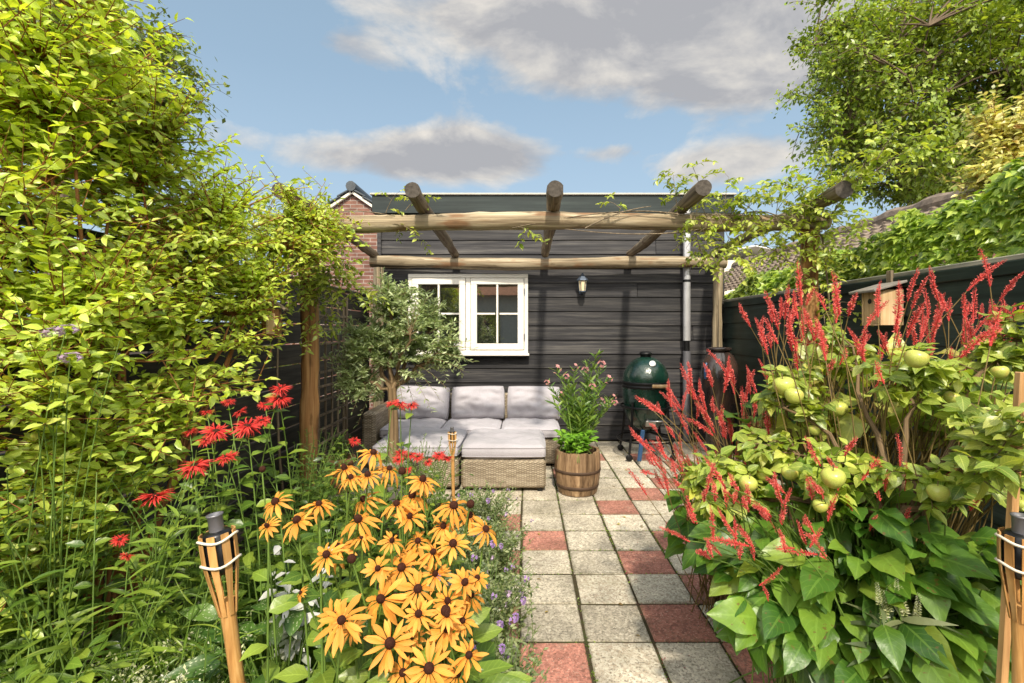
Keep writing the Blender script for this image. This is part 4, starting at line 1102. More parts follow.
# hedge beyond the slat fence
bush('garden_hedge', 'sunlit green hedge glimpsed through the gaps of the black slat fence', 'hedge', (-2.75, 4, -.04), [(-2.7, 3+k*.5, 1.4) for k in range(8)],
     [(np.array([-2.72, 4.6, .9]), np.array([.32, 2.0, .85]))], 200, .06, L_FAR, G['hedge'], per=10, shell=.6)

# ------------------------------------------------------------------ yellow-green shrub
SB = np.array([-1.72, 1.95, -.04])
els = [EL(35, 70, 1.85, 125, 110, .42), EL(105, 150, 2.1, 105, 95, .42), EL(55, 290, 1.75, 110, 100, .38), EL(165, 240, 2.4, 80, 75, .42),
       EL(225, 232, 2.7, 75, 55, .38), EL(285, 238, 3.1, 48, 34, .3), EL(318, 232, 3.3, 34, 24, .2), EL(175, 335, 2.2, 82, 62, .38), EL(235, 300, 2.6, 52, 48, .3), EL(50, 400, 1.6, 85, 60, .3), EL(165, 400, 2.0, 70, 40, .3), EL(40, 480, 1.6, 70, 60, .22), EL(20, 560, 1.55, 60, 60, .2), EL(120, 460, 1.8, 60, 45, .25), EL(130, 60, 2.2, 26, 50, .2), EL(165, 140, 2.3, 32, 40, .2)]
ends = [P(40, 60, 1.85), P(110, 100, 2.1), P(20, 200, 1.75), P(130, 220, 2.1), P(220, 220, 2.6), P(300, 222, 3.1), P(180, 330, 2.3), P(70, 330, 1.8), P(250, 290, 2.7), P(150, 140, 2.2), P(60, 0, 1.9), P(10, 20, 1.9)]
acc = Leaves(); wd = Geo()
for a, b in (((165, 175, 2.3), (184, 84, 2.35)), ((170, 185, 2.4), (236, 135, 2.55)), ((190, 200, 2.5), (238, 163, 2.6)), ((240, 210, 2.8), (312, 187, 3.0)), ((120, 80, 2.1), (172, 42, 2.2)), ((250, 230, 2.9), (330, 208, 3.2)), ((300, 240, 3.1), (358, 236, 3.4)), ((290, 255, 3.0), (352, 262, 3.3)), ((210, 330, 2.5), (276, 318, 2.8)), ((200, 350, 2.4), (272, 352, 2.7)), ((180, 380, 2.2), (258, 396, 2.4)), ((190, 215, 2.5), (262, 176, 2.7)), ((90, 40, 2.), (118, -30, 2.1)), ((220, 300, 2.6), (290, 300, 2.9))):
    a, b = P(*a), P(*b); L = np.linalg.norm(b-a); pl = bez(a, (a+b)/2+np.array([0, 0, .12*L]), b, 8); wd.tube(pl, np.linspace(.005, .0015, 8), 5)
    twig_leaves(acc, pl, 20, .046, .1, .1, bias=(.2, -.3, 0))
    for k in range(3):
        q, tt = along(pl, np.array([R.uniform(.2, .8)])); e = q[0]+nrm(tt[0]+R.normal(0, .6, 3))*L*.3; p2 = bez(q[0], (q[0]+e)/2, e, 5); wd.tube(p2, np.linspace(.0025, .001, 5), 3); twig_leaves(acc, p2, 8, .046, .15, .1)
def clustered(els, n, k, jit, shell=.5):
    c = sample_el(els, n, shell); return (c[:, None]+R.normal(0, jit, (n, k, 3))*np.array([1, 1, 1.3])).reshape(-1, 3)
far_els = [e for e in els if e[0][1] > 2.3]; near_els = [e for e in els if e[0][1] <= 2.3]
w2, l2 = grow(SB, ends[4:6]+ends[8:9], clustered(far_els, 160, 5, .07), .011, L_OV, .042, 9, bias=(.05, -.5, .1), maxtwig=.5, nrand=.5, side_shoots=2, droop=-.05, sag=-.02)
l2 = Geo().join(l2).join(acc.geo(L_OV)); wd.join(w2)
t = bush('yellow_green_shrub', 'huge yellow-green leafy shrub with orange-brown stems, taller than the pergola', 'shrub', SB, ends, near_els, 0, .050, L_OV, G['shrub'], per=9, r0=.0125, bias=(.05, -.5, .1), maxtwig=.5, nrand=.55, side_shoots=2, droop=-.05, sag=-.03, targets=clustered(near_els, 235, 5, .07, .6), extra=(wd, l2))

# ------------------------------------------------------------------ vines on the pergola
def vine(label, base, runs, sprays, leaflet):
    t = thing('climbing_vine', label, 'climber', base)
    wd, acc = Geo(), Leaves()
    for k, r in enumerate(runs): wd.tube(np.array(r), np.linspace(.011, .006, len(r)) if k == 0 else np.linspace(.006, .003, len(r)), 6, lump=.08)
    for (p, d, L) in sprays:
        p = np.asarray(p, float); e = p+nrm(d)*L; pl = bez(p, (p+e)/2+np.array([0, 0, .18*L]), e-np.array([0, 0, .1*L]), 7)
        wd.tube(pl, np.linspace(.003, .0012, 7), 4, caps=False)
        # pinnate leaves along the shoot
        m = max(3, int(L/.05)); u = np.linspace(.1, 1, m); q, tt = along(pl, u)
        for i in range(m):
            az = i*2.4+R.random(); ld = nrm(tt[i]*.5+np.array([math.cos(az), math.sin(az), R.uniform(-.3, .3)])); ll = leaflet*R.uniform(2.2, 3.6)
            pp = bez(q[i], q[i]+ld*ll*.5+np.array([0, 0, .02]), q[i]+ld*ll-np.array([0, 0, .05*ll/leaflet*.3]), 5)
            wd.tube(pp, [.0012]*5, 3, caps=False)
            twig_leaves(acc, pp, 9, leaflet, .25, .1, fwd=.5, bias=(0, -.3, 0))
    part('stem', wd, M['trellis'], t); part('foliage', acc.geo(L_OV), G['vine'], t)
zb = 2.22
runs = [bez([2.30, 3.66, -.04], [2.36, 3.6, 1.2], [2.24, 3.62, 2.1], 12), bez([2.24, 3.62, 2.1], [2.0, 3.6, 2.34], [1.2, 3.62, 2.26], 14)+np.array([0, 0, .02])*np.sin(np.linspace(0, 14, 14))[:, None],
        bez([2.1, 3.62, 1.5], [2.05, 3.55, 2.0], [1.75, 3.66, 2.05], 8), bez([1.2, 3.62, 2.26], [.8, 3.62, 2.36], [-.1, 3.64, 2.17], 14), bez([2.26, 3.62, 2.2], [2.4, 3.4, 2.5], [2.3, 3.2, 2.6], 8), bez([1.3, 3.6, 2.15], [.9, 3.6, 2.08], [.3, 3.62, 2.16], 10), bez([.45, 3.6, 2.16], [.7, 3.6, 2.3], [.95, 3.62, 2.33], 8)]
sp = []
for k in range(42):
    f = R.random(); x = 1.25+1.05*f**.75; sp.append(((x, 3.62+R.normal(0, .08), zb+R.normal(.02, .05)), (R.normal(-.1, .6), R.normal(-.3, .5), R.choice([.8, -.45])+R.normal(0, .25)), R.uniform(.12, .34)))
for k in range(22): sp.append(((2.15+R.normal(0, .12), 3.35+R.normal(0, .2), 2.38+R.normal(0, .08)), (R.normal(0.1, .5), -.3+R.normal(0, .3), .7+R.normal(0, .3)), R.uniform(.15, .36)))
for k in range(16): sp.append(((1.75+R.normal(0, .3), 3.6, 2.08+R.normal(0, .06)), (R.normal(0, .8), -.2, -.3+R.normal(0, .4)), R.uniform(.1, .3)))
for k in range(12): sp.append(((2.24, 3.6, R.uniform(1.3, 2.0)), (R.normal(0, .8), -.5, R.normal(.1, .4)), R.uniform(.08, .2)))
sp += [((1.15, 3.62, 2.25), (-.1, 0, 1), .38), ((1.22, 3.62, 2.28), (-.3, 0, .6), .3), ((1.5, 3.62, 2.28), (.1, 0, .8), .3), ((.72, 3.6, 2.30), (-.4, 0, .3), .12), ((-.05, 3.6, 2.17), (.5, 0, -.2), .1)]
vine('feathery green vine wound over the log pergola next to the ivy', (2.3, 3.66, -.04), runs, sp, .050)
runs = [bez([-1.80, 3.62, -.04], [-1.9, 3.5, 1.2], [-1.74, 3.6, 2.15], 12), bez([-1.74, 3.6, 2.15], [-1.5, 3.6, 2.36], [-1.0, 3.62, 2.26], 12)]
sp = []
for k in range(70): sp.append(((-2.0+.45*R.random()+.2*R.random()**3, 3.5+R.normal(0, .12), zb+R.normal(-.12, .10)), (R.normal(.1, .6), -.35+R.normal(0, .4), R.normal(-.35, .45)), R.uniform(.10, .26)))
for k in range(26): sp.append(((-1.6+.35*R.random(), 3.58, 2.0-.5*R.random()), (R.normal(0, .6), -.3, R.normal(-.2, .4)), R.uniform(.1, .22)))
sp += [((-1.05, 3.62, 2.28), (.4, 0, .8), .18), ((-1.0, 3.62, 2.2), (.9, 0, -.35), .22), ((-.9, 3.62, 2.3), (.5, 0, .5), .14), ((-1.6, 3.5, 2.3), (0, -.2, 1), .2)]
vine('yellow-green vine tangled round the log beam next to the huge shrub', (-1.8, 3.62, -.04), runs, sp, .050)

# ------------------------------------------------------------------ olive
L_OLV = leaf_shape(.27, 3, .3, .12, belly=.5)
ob = np.array([OX, OY, .3]); top = P(392, 388, OY)
t = thing('olive_tree', 'small olive tree with fine grey-green leaves growing from a pot before the sofa', 'tree', ob)
part('trunk', Geo().tube(bez(ob, (ob+top)/2+np.array([.015, 0, 0]), top, 10), np.linspace(.045, .034, 10), 12, lump=.06), M['bark_olive'], t)
els = [EL(392, 330, OY, 42, 44, .32), EL(360, 350, OY, 34, 36, .28), EL(425, 345, OY, 40, 36, .28), EL(385, 298, OY, 20, 28, .18), EL(420, 305, OY, 22, 24, .2), EL(362, 385, OY, 26, 20, .2), EL(445, 360, OY, 26, 18, .18)]
ends = [P(392, 300, OY), P(360, 340, OY-.1), P(430, 330, OY+.1), P(385, 330, OY+.2), P(410, 335, OY-.25), P(350, 375, OY), P(445, 350, OY)]
w, lf = grow(top-np.array([0, 0, .05]), ends, sample_el(els, 430, .55), .022, L_OLV, .056, 16, side_shoots=2, nrand=.7, droop=-.25, tw=.003, maxtwig=.35, sag=.02)
# thin loose shoots of the olive
acc, wd = Leaves(), Geo()
for px, py in ((330, 352), (340, 395), (352, 412), (468, 342), (474, 362), (440, 400), (432, 412), (372, 402), (388, 276), (350, 318), (460, 322), (405, 418), (445, 305), (335, 330), (342, 372), (465, 372), (478, 350), (365, 290), (408, 280), (340, 410), (358, 425), (415, 408), (450, 392)):
    e = P(px, py, OY-.15+R.normal(0, .1)); q = P(392+(px-392)*.35, 352+(py-352)*.3, OY); pl = bez(q, (q+e)/2+np.array([0, 0, .07]), e, 7); wd.tube(pl, np.linspace(.003, .001, 7), 4); twig_leaves(acc, pl, 16, .05, .35, -.15, nrand=.7)
part('limbs', w.join(wd), M['bark_olive'], t); part('crown', lf.join(acc.geo(L_OLV)), G['olive'], t)

# ------------------------------------------------------------------ oleander and mint in the barrel
t = thing('oleander', 'pink-flowered oleander with narrow leaves growing in the barrel planter', 'shrub', (BX, BY, .31))
tips = [P(px, py, BY+R.normal(0, .1)) for px, py in ((547, 384), (556, 370), (566, 378), (574, 368), (585, 372), (598, 352), (601, 366), (607, 380), (592, 388), (612, 398), (614, 404), (560, 395), (575, 400), (600, 402), (552, 402), (588, 360), (584, 395), (568, 388))]
st, lf, TP, TD = herb((BX+.02, BY+.03, .31), len(tips), .9, .3, 34, .115, L_NAR, tilt=.75, tips=tips, stem_r=.006, start=.25, shrink=.25, basejit=.03, nrand=.5)
st.tube(bez([BX, BY, .3], [BX+.02, BY+.02, .45], [BX+.015, BY+.02, .62], 6), [.028, .026, .024, .022, .018, .012], 9)
st.tube(bez([BX-.03, BY-.06, .32], [BX-.07, BY-.06, .6], [BX-.105, BY-.05, .85], 6), [.006]*6, 6)
part('stems', st, M['stem'], t); part('foliage', lf, G['oleander'], t)
def cluster_mesh(name, n, r, mat, L=.022):
    d = nrm(R.normal(size=(n, 3))+np.array([0, 0, .6])); acc = Leaves()
    for k in range(n):
        c = d[k]*r*R.uniform(.5, 1)
        for j in range(5):
            a = j*1.257; e = nrm(np.cross(d[k], UP)+1e-3); f = np.cross(d[k], e); acc.add(c, nrm(math.cos(a)*e+math.sin(a)*f+d[k]*.35), d[k], L*R.uniform(.7, 1.1))
    return acc.geo(leaf_shape(.75, 2, .1, .15)).mesh(name, mat)
pk = [cluster_mesh('blossom', n, .03, G['pink'], .016) for n in (9, 6)]
for i in (0, 1, 2, 3, 4, 8, 9, 10, 6, 7, 11, 13): inst('blossom', pk[i % 2], t, TP[i]+np.array([0, -.04, .015]), None, R.uniform(.9, 1.4))
t = thing('mint_plant', 'low bright green leafy herb at the rim of the barrel planter', 'herb', (BX-.03, BY-.1, .31))
st, lf, _, _ = herb((BX-.02, BY-.07, .30), 46, .21, .17, 6, .062, L_OV2, tilt=.35, shrink=.1, basejit=.06, bias=(0, -.5, 0), start=.3)
part('stems', st, M['stem'], t); part('foliage', lf, G['mint'], t)
t = thing('pot_plant', 'sprig of green leaves in the shallow terracotta pot', 'plant', (TX, TY, .27))
st, lf, _, _ = herb((TX, TY, .27), 22, .22, .13, 8, .035, L_OV, tilt=.3, basejit=.05); part('stems', st, M['stem'], t); part('foliage', lf, G['herb'], t)

# ------------------------------------------------------------------ orange coneflowers
def rud_mesh(droop, n, keep=1., curl=.0, w=.25):
    g = None
    a = np.arange(n)/n*2*np.pi+R.normal(0, .10, n); z = R.normal(0, .12, n)-droop*.35
    for i in range(n):
        if R.random() > keep: continue
        acc = Leaves(); d = np.array([math.cos(a[i]), math.sin(a[i]), z[i]])
        acc.add(d*np.array([.007, .007, 0]), d, UP+R.normal(0, .22, 3), .047*R.uniform(.78, 1.14))
        g = acc.geo(leaf_shape(w*R.uniform(.82, 1.2), 6, .4, .12+droop*.9+R.normal(0, .10+curl), belly=R.uniform(.5, .62), wave=.25+curl), g)
    return g.mesh('flower_head', G['rud'])
RM = [rud_mesh(.1, 15), rud_mesh(.3, 14), rud_mesh(.55, 14, .95, .1), rud_mesh(.2, 13, .92), rud_mesh(.42, 16, .9, .15), rud_mesh(.15, 12, .95, .08, .31), rud_mesh(.7, 13, .85, .2), rud_mesh(.0, 16, 1., .05, .24)]
CONE = Geo().lathe([(.0095, -.003), (.0115, .002), (.011, .008), (.008, .013), (.004, .0155), (0, .016)], (0, 0, 0), 14).mesh('cone', G['cone'])
FL = [(97,195,1),(155,245,1.05),(283,105,1.05),(360,62,1),(403,105,1),(493,135,.95),(335,188,1),(320,243,1.1),(465,178,1.1),(423,200,.95),(458,235,.95),(577,205,1.15),(663,268,.95),(268,318,1.05),(235,338,.95),(480,300,.9),(575,308,.95),(437,372,1.1),(372,375,.8),(527,390,.85),(480,430,1.05),(382,458,1.25),(562,463,1.),(625,447,.95),(483,497,.8),(275,515,1.2),(557,538,.9),(405,577,1.15),(535,580,.75),(617,608,.8),(510,643,1.05),(587,658,.95),(213,200,.9),(75,260,.7),(605,412,.8),(345,122,.85),(300,130,.8),(548,262,.95),(600,515,.8),(620,232,.9),(500,150,.7),(165,440,.45),(250,500,.9),(455,335,.75),(410,300,.7),(520,330,.75),(560,500,.7),(330,290,.7),(465,560,.7),(440,655,.8),(640,400,.65),(300,540,.7)]
rb_ = np.array([-.34, 1.22, -.045])
rt = thing('coneflower_plant', 'big clump of orange-yellow coneflowers with dark brown centres beside the path', 'flowers', rb_)
st, acc = Geo(), Leaves()
for i, (zx, zy, s) in enumerate(FL):
    px, py = 240+zx/2.7, 430+zy/2.7
    f = (py-450)/230
    y = 1.30-.36*f+R.normal(0, .035)
    p = P(px, py, y)
    tilt = .25+.9*max(0, f)+R.normal(0, .12)
    nv = nrm(np.array([R.normal(.05, .25)+(zx-380)/900, -tilt, 1.]))
    sc = s*.87
    h = inst('flower_head', RM[[0, 3, 5, 7, 1, 4, 0, 2][i % 8]] if f > .25 else RM[[1, 2, 4, 6, 2][i % 5]], rt, p, quat_to(nv, R.uniform(0, 6)), sc)
    c_ = sub('cone', CONE, h); c_.scale = (R.uniform(.72, 1.0),)*2+(R.uniform(.7, 1.3),)
    b = rb_+np.array([R.normal(0, .09)+(p[0]-rb_[0])*.45, R.normal(0, .09), 0])
    pl = bez(b, [b[0]*.4+p[0]*.6, b[1]*.4+p[1]*.6, p[2]*.7], p-nv*.004, 10)
    st.tube(pl, np.linspace(.0036, .0022, 10), 6, caps=False)
    m = 8; u = np.linspace(.12, .8, m); q, tt = along(pl, u); az = R.uniform(0, 6)+np.arange(m)*2.4
    acc.add(q, np.stack([np.cos(az), np.sin(az), np.full(m, .35)], 1), UP+R.normal(0, .3, (m, 3))+np.array([0, -.4, 0]), .12*(1-.6*u)*R.uniform(.8, 1.2, m))
for px, py, y in ((262, 470, 1.25), (318, 512, 1.2), (402, 472, 1.25), (470, 505, 1.2), (352, 560, 1.1), (446, 612, 1.0)):
    p = P(px, py, y); b = rb_+np.array([R.normal(0, .09)+(p[0]-rb_[0])*.45, R.normal(0, .09), 0]); st.tube(bez(b, [b[0]*.4+p[0]*.6, b[1]*.4+p[1]*.6, p[2]*.7], p, 10), np.linspace(.0034, .002, 10), 6, caps=False)
    o = inst('seed_head', CONE, rt, p, quat_to(nrm(np.array([R.normal(0, .3), -.3, 1]))), R.uniform(.7, .95))
for k in range(110):
    a = R.uniform(0, 6.28); r = .30*math.sqrt(R.random()); acc.add(rb_+np.array([math.cos(a)*r*.95+.02, math.sin(a)*r*.9-.05, R.uniform(.12, .58)]), (math.cos(a), math.sin(a), .4), UP+R.normal(0, .3, 3)+np.array([0, -.4, 0]), R.uniform(.08, .14))
part('stems', st, M['stem'], rt); part('foliage', acc.geo(L_OV2), G['herb'], rt)

# ------------------------------------------------------------------ bee balm
def balm_mesh():
    acc = Leaves(); n = 120
    a = np.arange(n)*2.4; el = R.uniform(-.45, .75, n)
    d = np.stack([np.cos(a)*np.cos(el), np.sin(a)*np.cos(el), np.sin(el)], 1)
    acc.add(d*.010, d, UP+R.normal(0, .4, (n, 3)), .031*R.uniform(.55, 1.25, n))
    return acc.geo(leaf_shape(.13, 4, .5, .6, belly=.6)).mesh('flower_head', G['red'])
BM = [balm_mesh(), balm_mesh(), balm_mesh()]
BC = Geo().lathe([(.011, -.008), (.013, 0), (.011, .007), (.005, .011), (0, .012)], (0, 0, 0), 12).mesh('flower_disc', G['cone'])
def balm(label, base, fl, leaf=.095, group='clumps of red bee balm', nodes=14):
    t = thing('bee_balm', label, 'flowers', base, group)
    tips = [P(*f[:3]) for f in fl]
    st, lf, TP, TD = herb(base, len(fl), 1, .1, nodes, leaf, L_OV, tilt=.05, tips=tips, stem_r=.0036, start=.2, shrink=.45, basejit=.10, bias=(0, -.35, 0))
    part('stems', st, M['stem'], t); part('foliage', lf, G['herb'], t)
    for i, f in enumerate(fl):
        s = f[3] if len(f) > 3 else 1.
        h = inst('flower_head', BM[i % 3], t, TP[i], quat_to(nrm(np.array([R.normal(0, .2), -.2+R.normal(0, .2), 1])), R.uniform(0, 6)), s*np.array([1, 1, .8]))
        sub('flower_disc', BC, h)
balm('tall red bee balm in front of the orange-brown post, two flowers stacked', (-.86, 1.75, -.045), [(281, 389, 1.72, .8), (279, 399, 1.72, 1.0), (247, 427, 1.65, 1.05), (262, 421, 1.8, .8), (265, 405, 1.9, .6)])
balm('scarlet bee balm in a loose group among the low branches of the yellow-green shrub', (-1.02, 1.62, -.045), [(216, 432, 1.62, 1.), (195, 466, 1.55, 1.05), (206, 440, 1.7, .7), (226, 458, 1.6, .8), (240, 412, 1.8, .6), (190, 432, 1.8, .6), (228, 402, 1.9, .6), (207, 412, 1.9, .55)])
balm('single low red bee balm flower in the grassy leaves', (-1.1, 1.42, -.045), [(155, 497, 1.42, 1.05), (120, 540, 1.4, .5), (127, 556, 1.35, .4)], nodes=12)
balm('flat red flowers on two pale stems rising before the sofa cushions', (-.50, 1.95, -.045), [(392, 404, 1.95, .62), (400, 404, 1.92, .8), (412, 405, 1.95, .7)], leaf=.12, nodes=5)
balm('low red flowers behind the orange coneflowers', (-.55, 2.75, -.045), [(401, 453, 2.7, .9), (410, 455, 2.75, .9), (418, 457, 2.7, .8), (398, 460, 2.6, .8), (439, 455, 2.7, .9), (447, 458, 2.75, .9), (408, 470, 2.6, .6), (355, 441, 3.1, .9), (428, 462, 2.8, .7)], leaf=.06)

# ------------------------------------------------------------------ red spikes
def spike_mesh(n, L, r):
    acc = Leaves()
    t = (np.arange(n)+.5)/n; a = np.arange(n)*2.4
    rr = r*(np.sin(np.pi*np.clip(t*.9+.08, 0, 1))**.55)*R.uniform(.7, 1.15, n)
    out = np.stack([np.cos(a), np.sin(a), np.zeros(n)], 1)
    p = out*rr[:, None]*.35+np.stack([.016*(L/.1)*t*t-.004*t, .004*np.sin(t*5), t*L], 1)
    acc.add(p, nrm(out+np.array([0, 0, .55])+R.normal(0, .25, (n, 3))), out+R.normal(0, .5, (n, 3)), rr*1.02*R.uniform(.65, 1.2, n), np.clip(1-t*.9+R.normal(0, .2, n), 0, 1))
    g = acc.geo(leaf_shape(.42, 3, .6, -.35, belly=.5))
    g.tube([[0, 0, -.004], [.002*(L/.1), 0, L*.5], [.011*(L/.1), 0, L*.95]], [r*.32, r*.2, r*.08], 6)
    return g.mesh('flower_spike', G['spike'])
SPM = [spike_mesh(150, .105, .0115), spike_mesh(110, .08, .0105), spike_mesh(190, .135, .0105), spike_mesh(80, .065, .009), spike_mesh(150, .12, .0095)]
def persicaria(label, base, spikes, leafspots, lmat, spread_jit=.1, smat='stem_red', tuck=False):
    t = thing('persicaria', label, 'flowers', base, 'red spiked persicaria')
    base = np.asarray(base, float); st = Geo()
    for i, (px, py, y, ax, ay, s) in enumerate(spikes):
        p = P(px, py, y); d = nrm(np.array([ax, R.normal(-.12, .25), ay]))
        inst('flower_spike', SPM[R.integers(0, 5)], t, p, quat_to(d, R.uniform(0, 6)), s*R.uniform(.8, 1.15)*np.array([.82, .82, 1.]))
        b = base+np.array([R.normal(0, spread_jit), R.normal(0, spread_jit), 0]); L = np.linalg.norm(p-b)
        mid = p-d*L*.45; mid[2] = max(mid[2], .1)
        if tuck: mid = np.array([b[0]*.45+p[0]*.55, b[1]*.6+p[1]*.4+.04, p[2]*.9])
        st.tube(bez(b, mid, p+d*.004, 10), np.linspace(.0032, .0015, 10), 5, caps=False)
    acc = Leaves()
    for (px, py, y, rpx, rpy, ry_, n, sz, dr) in leafspots:
        e = EL(px, py, y, rpx, rpy, ry_); q = sample_el([e], n, .6); q[:, 2] = np.maximum(q[:, 2], .06)
        dv = q-(base+np.array([0, 0, .25])); dv[:, 2] *= .25
        d = nrm(nrm(dv)*.8+np.array([-.12, -.45, -dr])+R.normal(0, .32, (n, 3)))
        acc.add(q, d, np.array([-.2, -.45, .9])+R.normal(0, .28, (n, 3)), sz*R.uniform(.55, 1.2, n))
        for k in range(n):
            b = base+np.array([R.normal(0, .12), R.normal(0, .12), 0]); m_ = (b+q[k])/2; m_[2] = q[k][2]*.75
            st.tube(bez(b, m_, q[k], 6), [.0028]*6, 4, caps=False)
    part('stems', st, M[smat], t); part('foliage', acc.geo(L_BIG), lmat, t)
S1 = []
for k in range(82):
    f = R.random(); px = 650+ (R.random()**1.05)*122; py = R.uniform(395, 500)+(0 if px < 690 else -12)
    ang = -.75+(px-640)/130*.75+R.normal(0, .22); S1.append((px, py+max(0, (690-px)*.35), 2.25+R.normal(0, .15), math.sin(ang), math.cos(ang), 1.15))
for px, py, ax in ((641, 435, -.8), (651, 418, -.7), (665, 392, -.2), (660, 445, -.3), (677, 395, .1), (690, 385, -.4), (706, 372, -.3), (655, 400, -.3), (700, 395, -.3), (722, 362, -.5), (728, 372, -.2), (745, 420, .4), (716, 455, .3), (664, 520, -.3), (685, 520, -.1), (640, 480, -.6)): S1.append((px+6, py+14, 2.2, ax, .9, 1.15))
persicaria('red spiked perennial leaning over the patio towards the green barbecue', (1.10, 2.42, -.045), S1, [(735, 480, 2.3, 55, 45, .2, 60, .11, .1), (700, 520, 2.2, 40, 30, .15, 40, .11, .25), (765, 430, 2.3, 40, 50, .2, 30, .12, 0)], G['big'])
S2 = []
for k in range(78):
    px = R.uniform(765, 1018); py = R.uniform(312, 392)-(10 if 780 < px < 870 else 0); ang = (px-880)/260*.45+R.normal(0, .28); S2.append((px, py, 1.80+R.normal(0, .18), math.sin(ang), math.cos(ang), 1.05))
for px, py, ax, y in ((750, 326, -.75, 1.9), (772, 322, -.15, 1.9), (780, 318, .05, 1.9), (762, 345, -.3, 1.9), (912, 308, .05, 1.6), (908, 300, -.05, 1.6), (938, 300, -.5, 1.7), (968, 290, .6, 1.6), (990, 285, -.2, 1.5), (1004, 330, .1, 1.5), (1016, 318, .5, 1.5), (965, 318, .0, 1.6), (995, 318, -.3, 1.6), (948, 312, -.5, 1.7), (930, 345, -.2, 1.7), (985, 340, .1, 1.6), (975, 348, -.3, 1.6), (925, 370, .2, 1.7), (888, 352, -.4, 1.8), (938, 384, -.3, 1.7), (1010, 352, .1, 1.55), (1000, 300, .15, 1.6)): S2.append((px, py, y, ax, .9, 1.0))
persicaria('tall red spiked perennial in front of the dark fence and bird box', (1.45, 2.0, -.045), S2, [(830, 430, 2.0, 70, 55, .25, 60, .13, .05), (930, 400, 1.9, 75, 50, .25, 60, .13, 0), (980, 450, 1.7, 60, 60, .2, 40, .14, .1), (860, 380, 2.0, 80, 40, .2, 40, .11, 0)], G['apple'])
S3 = []
for k in range(46):
    px = R.uniform(685, 830); py = R.uniform(486, 560); ang = -.35+R.normal(0, .4); S3.append((px, py, 1.40+R.normal(0, .06), math.sin(ang), math.cos(ang), .8))
for px, py in ((840, 470), (852, 500), (880, 490), (892, 470), (905, 480), (925, 500), (838, 480), (900, 455), (870, 520), (828, 510), (942, 470), (862, 470), (872, 560), (885, 480), (935, 500), (768, 590), (760, 575), (955, 455), (970, 500), (845, 445), (915, 540), (820, 455), (980, 475), (830, 560), (905, 515)): S3.append((px, py+10, 1.42, R.normal(-.1, .45), .85, .8))
persicaria('low red spiked perennial with big heart-shaped leaves over the path edge', (1.12, 1.62, -.045), S3, [(755, 545, 1.65, 60, 45, .15, 84, .115, .25), (790, 610, 1.5, 60, 45, .15, 84, .125, .35), (880, 560, 1.45, 90, 55, .18, 110, .12, .25), (890, 635, 1.35, 90, 40, .15, 96, .12, .3), (980, 590, 1.35, 60, 60, .15, 84, .11, .2), (840, 500, 1.6, 70, 40, .15, 80, .095, .1)], G['big'], smat='stem', tuck=True)

# ------------------------------------------------------------------ apple tree
ab = np.array([1.20, 1.52, -.045])
at_ = thing('apple_tree', 'young apple tree with pale green apples among the red flower spikes', 'tree', ab)
knot = P(900, 520, 1.5)
part('trunk', Geo().tube(np.concatenate([bez(ab, ab+np.array([.01, 0, .3]), P(902, 590, 1.5), 8), bez(P(901, 585, 1.5), P(899, 550, 1.5), knot, 6)[1:]]), np.linspace(.027, .017, 13), 12, lump=.09), M['bark_olive'], at_)
AP = [(996,431,14,1.36),(984,429,12,1.4),(916,359,13,1.5),(1019,440,12,1.3),(833,478,14,1.45),(938,493,12,1.4),(790,473,10,1.62),(763,474,9,1.7),(748,484,11,1.6),(784,386,13,1.75),(794,396,11,1.7),(838,409,11,1.8),(1016,467,12,1.3),(748,482,9,1.65),(820,506,9,1.5),(818,420,8,1.9),(1000,372,9,1.5),(952,398,9,1.6),(815,430,8,1.75),(1022,505,9,1.35)]
els = [EL(760, 455, 1.65, 60, 28, .12), EL(800, 385, 1.75, 45, 35, .14), EL(835, 470, 1.5, 60, 30, .12), EL(985, 420, 1.4, 55, 45, .12), EL(920, 375, 1.55, 60, 30, .14), EL(940, 490, 1.4, 60, 28, .1), EL(720, 470, 1.75, 40, 26, .1), EL(1005, 350, 1.5, 50, 45, .12), EL(830, 345, 1.9, 50, 30, .12), EL(1010, 440, 1.12, 26, 30, .05), EL(730, 500, 1.65, 45, 22, .1), EL(700, 480, 1.75, 28, 20, .08)]
ends = [P(700, 480, 1.75), P(780, 390, 1.75), P(800, 455, 1.6), P(990, 425, 1.4), P(915, 370, 1.55), P(950, 480, 1.4), P(1015, 340, 1.5), P(840, 335, 1.9)]
w, lf = grow(knot-np.array([0, 0, .02]), ends, np.concatenate([sample_el(els, 190, .6), [P(R.uniform(1000, 1026), R.uniform(408, 472), 1.09) for _ in range(12)], [P(a[0]+R.normal(0, 8), a[1]-14, a[3]) for a in AP]]), .013, L_OV2, .055, 8, side_shoots=1, nrand=.5, droop=.2, tw=.003, maxtwig=.32, sag=.03, lift=.1, bias=(-.2, -.45, 0))
part('limbs', w, M['bark_olive'], at_); part('foliage', lf, G['apple'], at_)
am = Geo().lathe([(0, -.82), (.10, -.86), (.22, -.90), (.45, -.84), (.72, -.60), (.92, -.22), (1.0, .12), (.95, .45), (.78, .70), (.5, .84), (.28, .84), (.12, .74), (.0, .62)], (0, 0, 0), 20).mesh('apple', G['apple_skin'])
sm_ = Geo().tube([[0, 0, .62], [.02, 0, .95], [.08, 0, 1.3]], [.05, .045, .06], 6).mesh('stalk', M['bark_olive'])
for px, py, r, y in AP:
    y *= .955; p = P(px, py, y); k = .8*r*y/F_PX
    o = inst('apple', am, at_, p, quat_to(nrm(np.array([R.normal(0, .25), R.normal(0, .25), 1])), R.uniform(0, 6)), np.array([1, 1, .95])*k)
    sub('stalk', sm_, o)

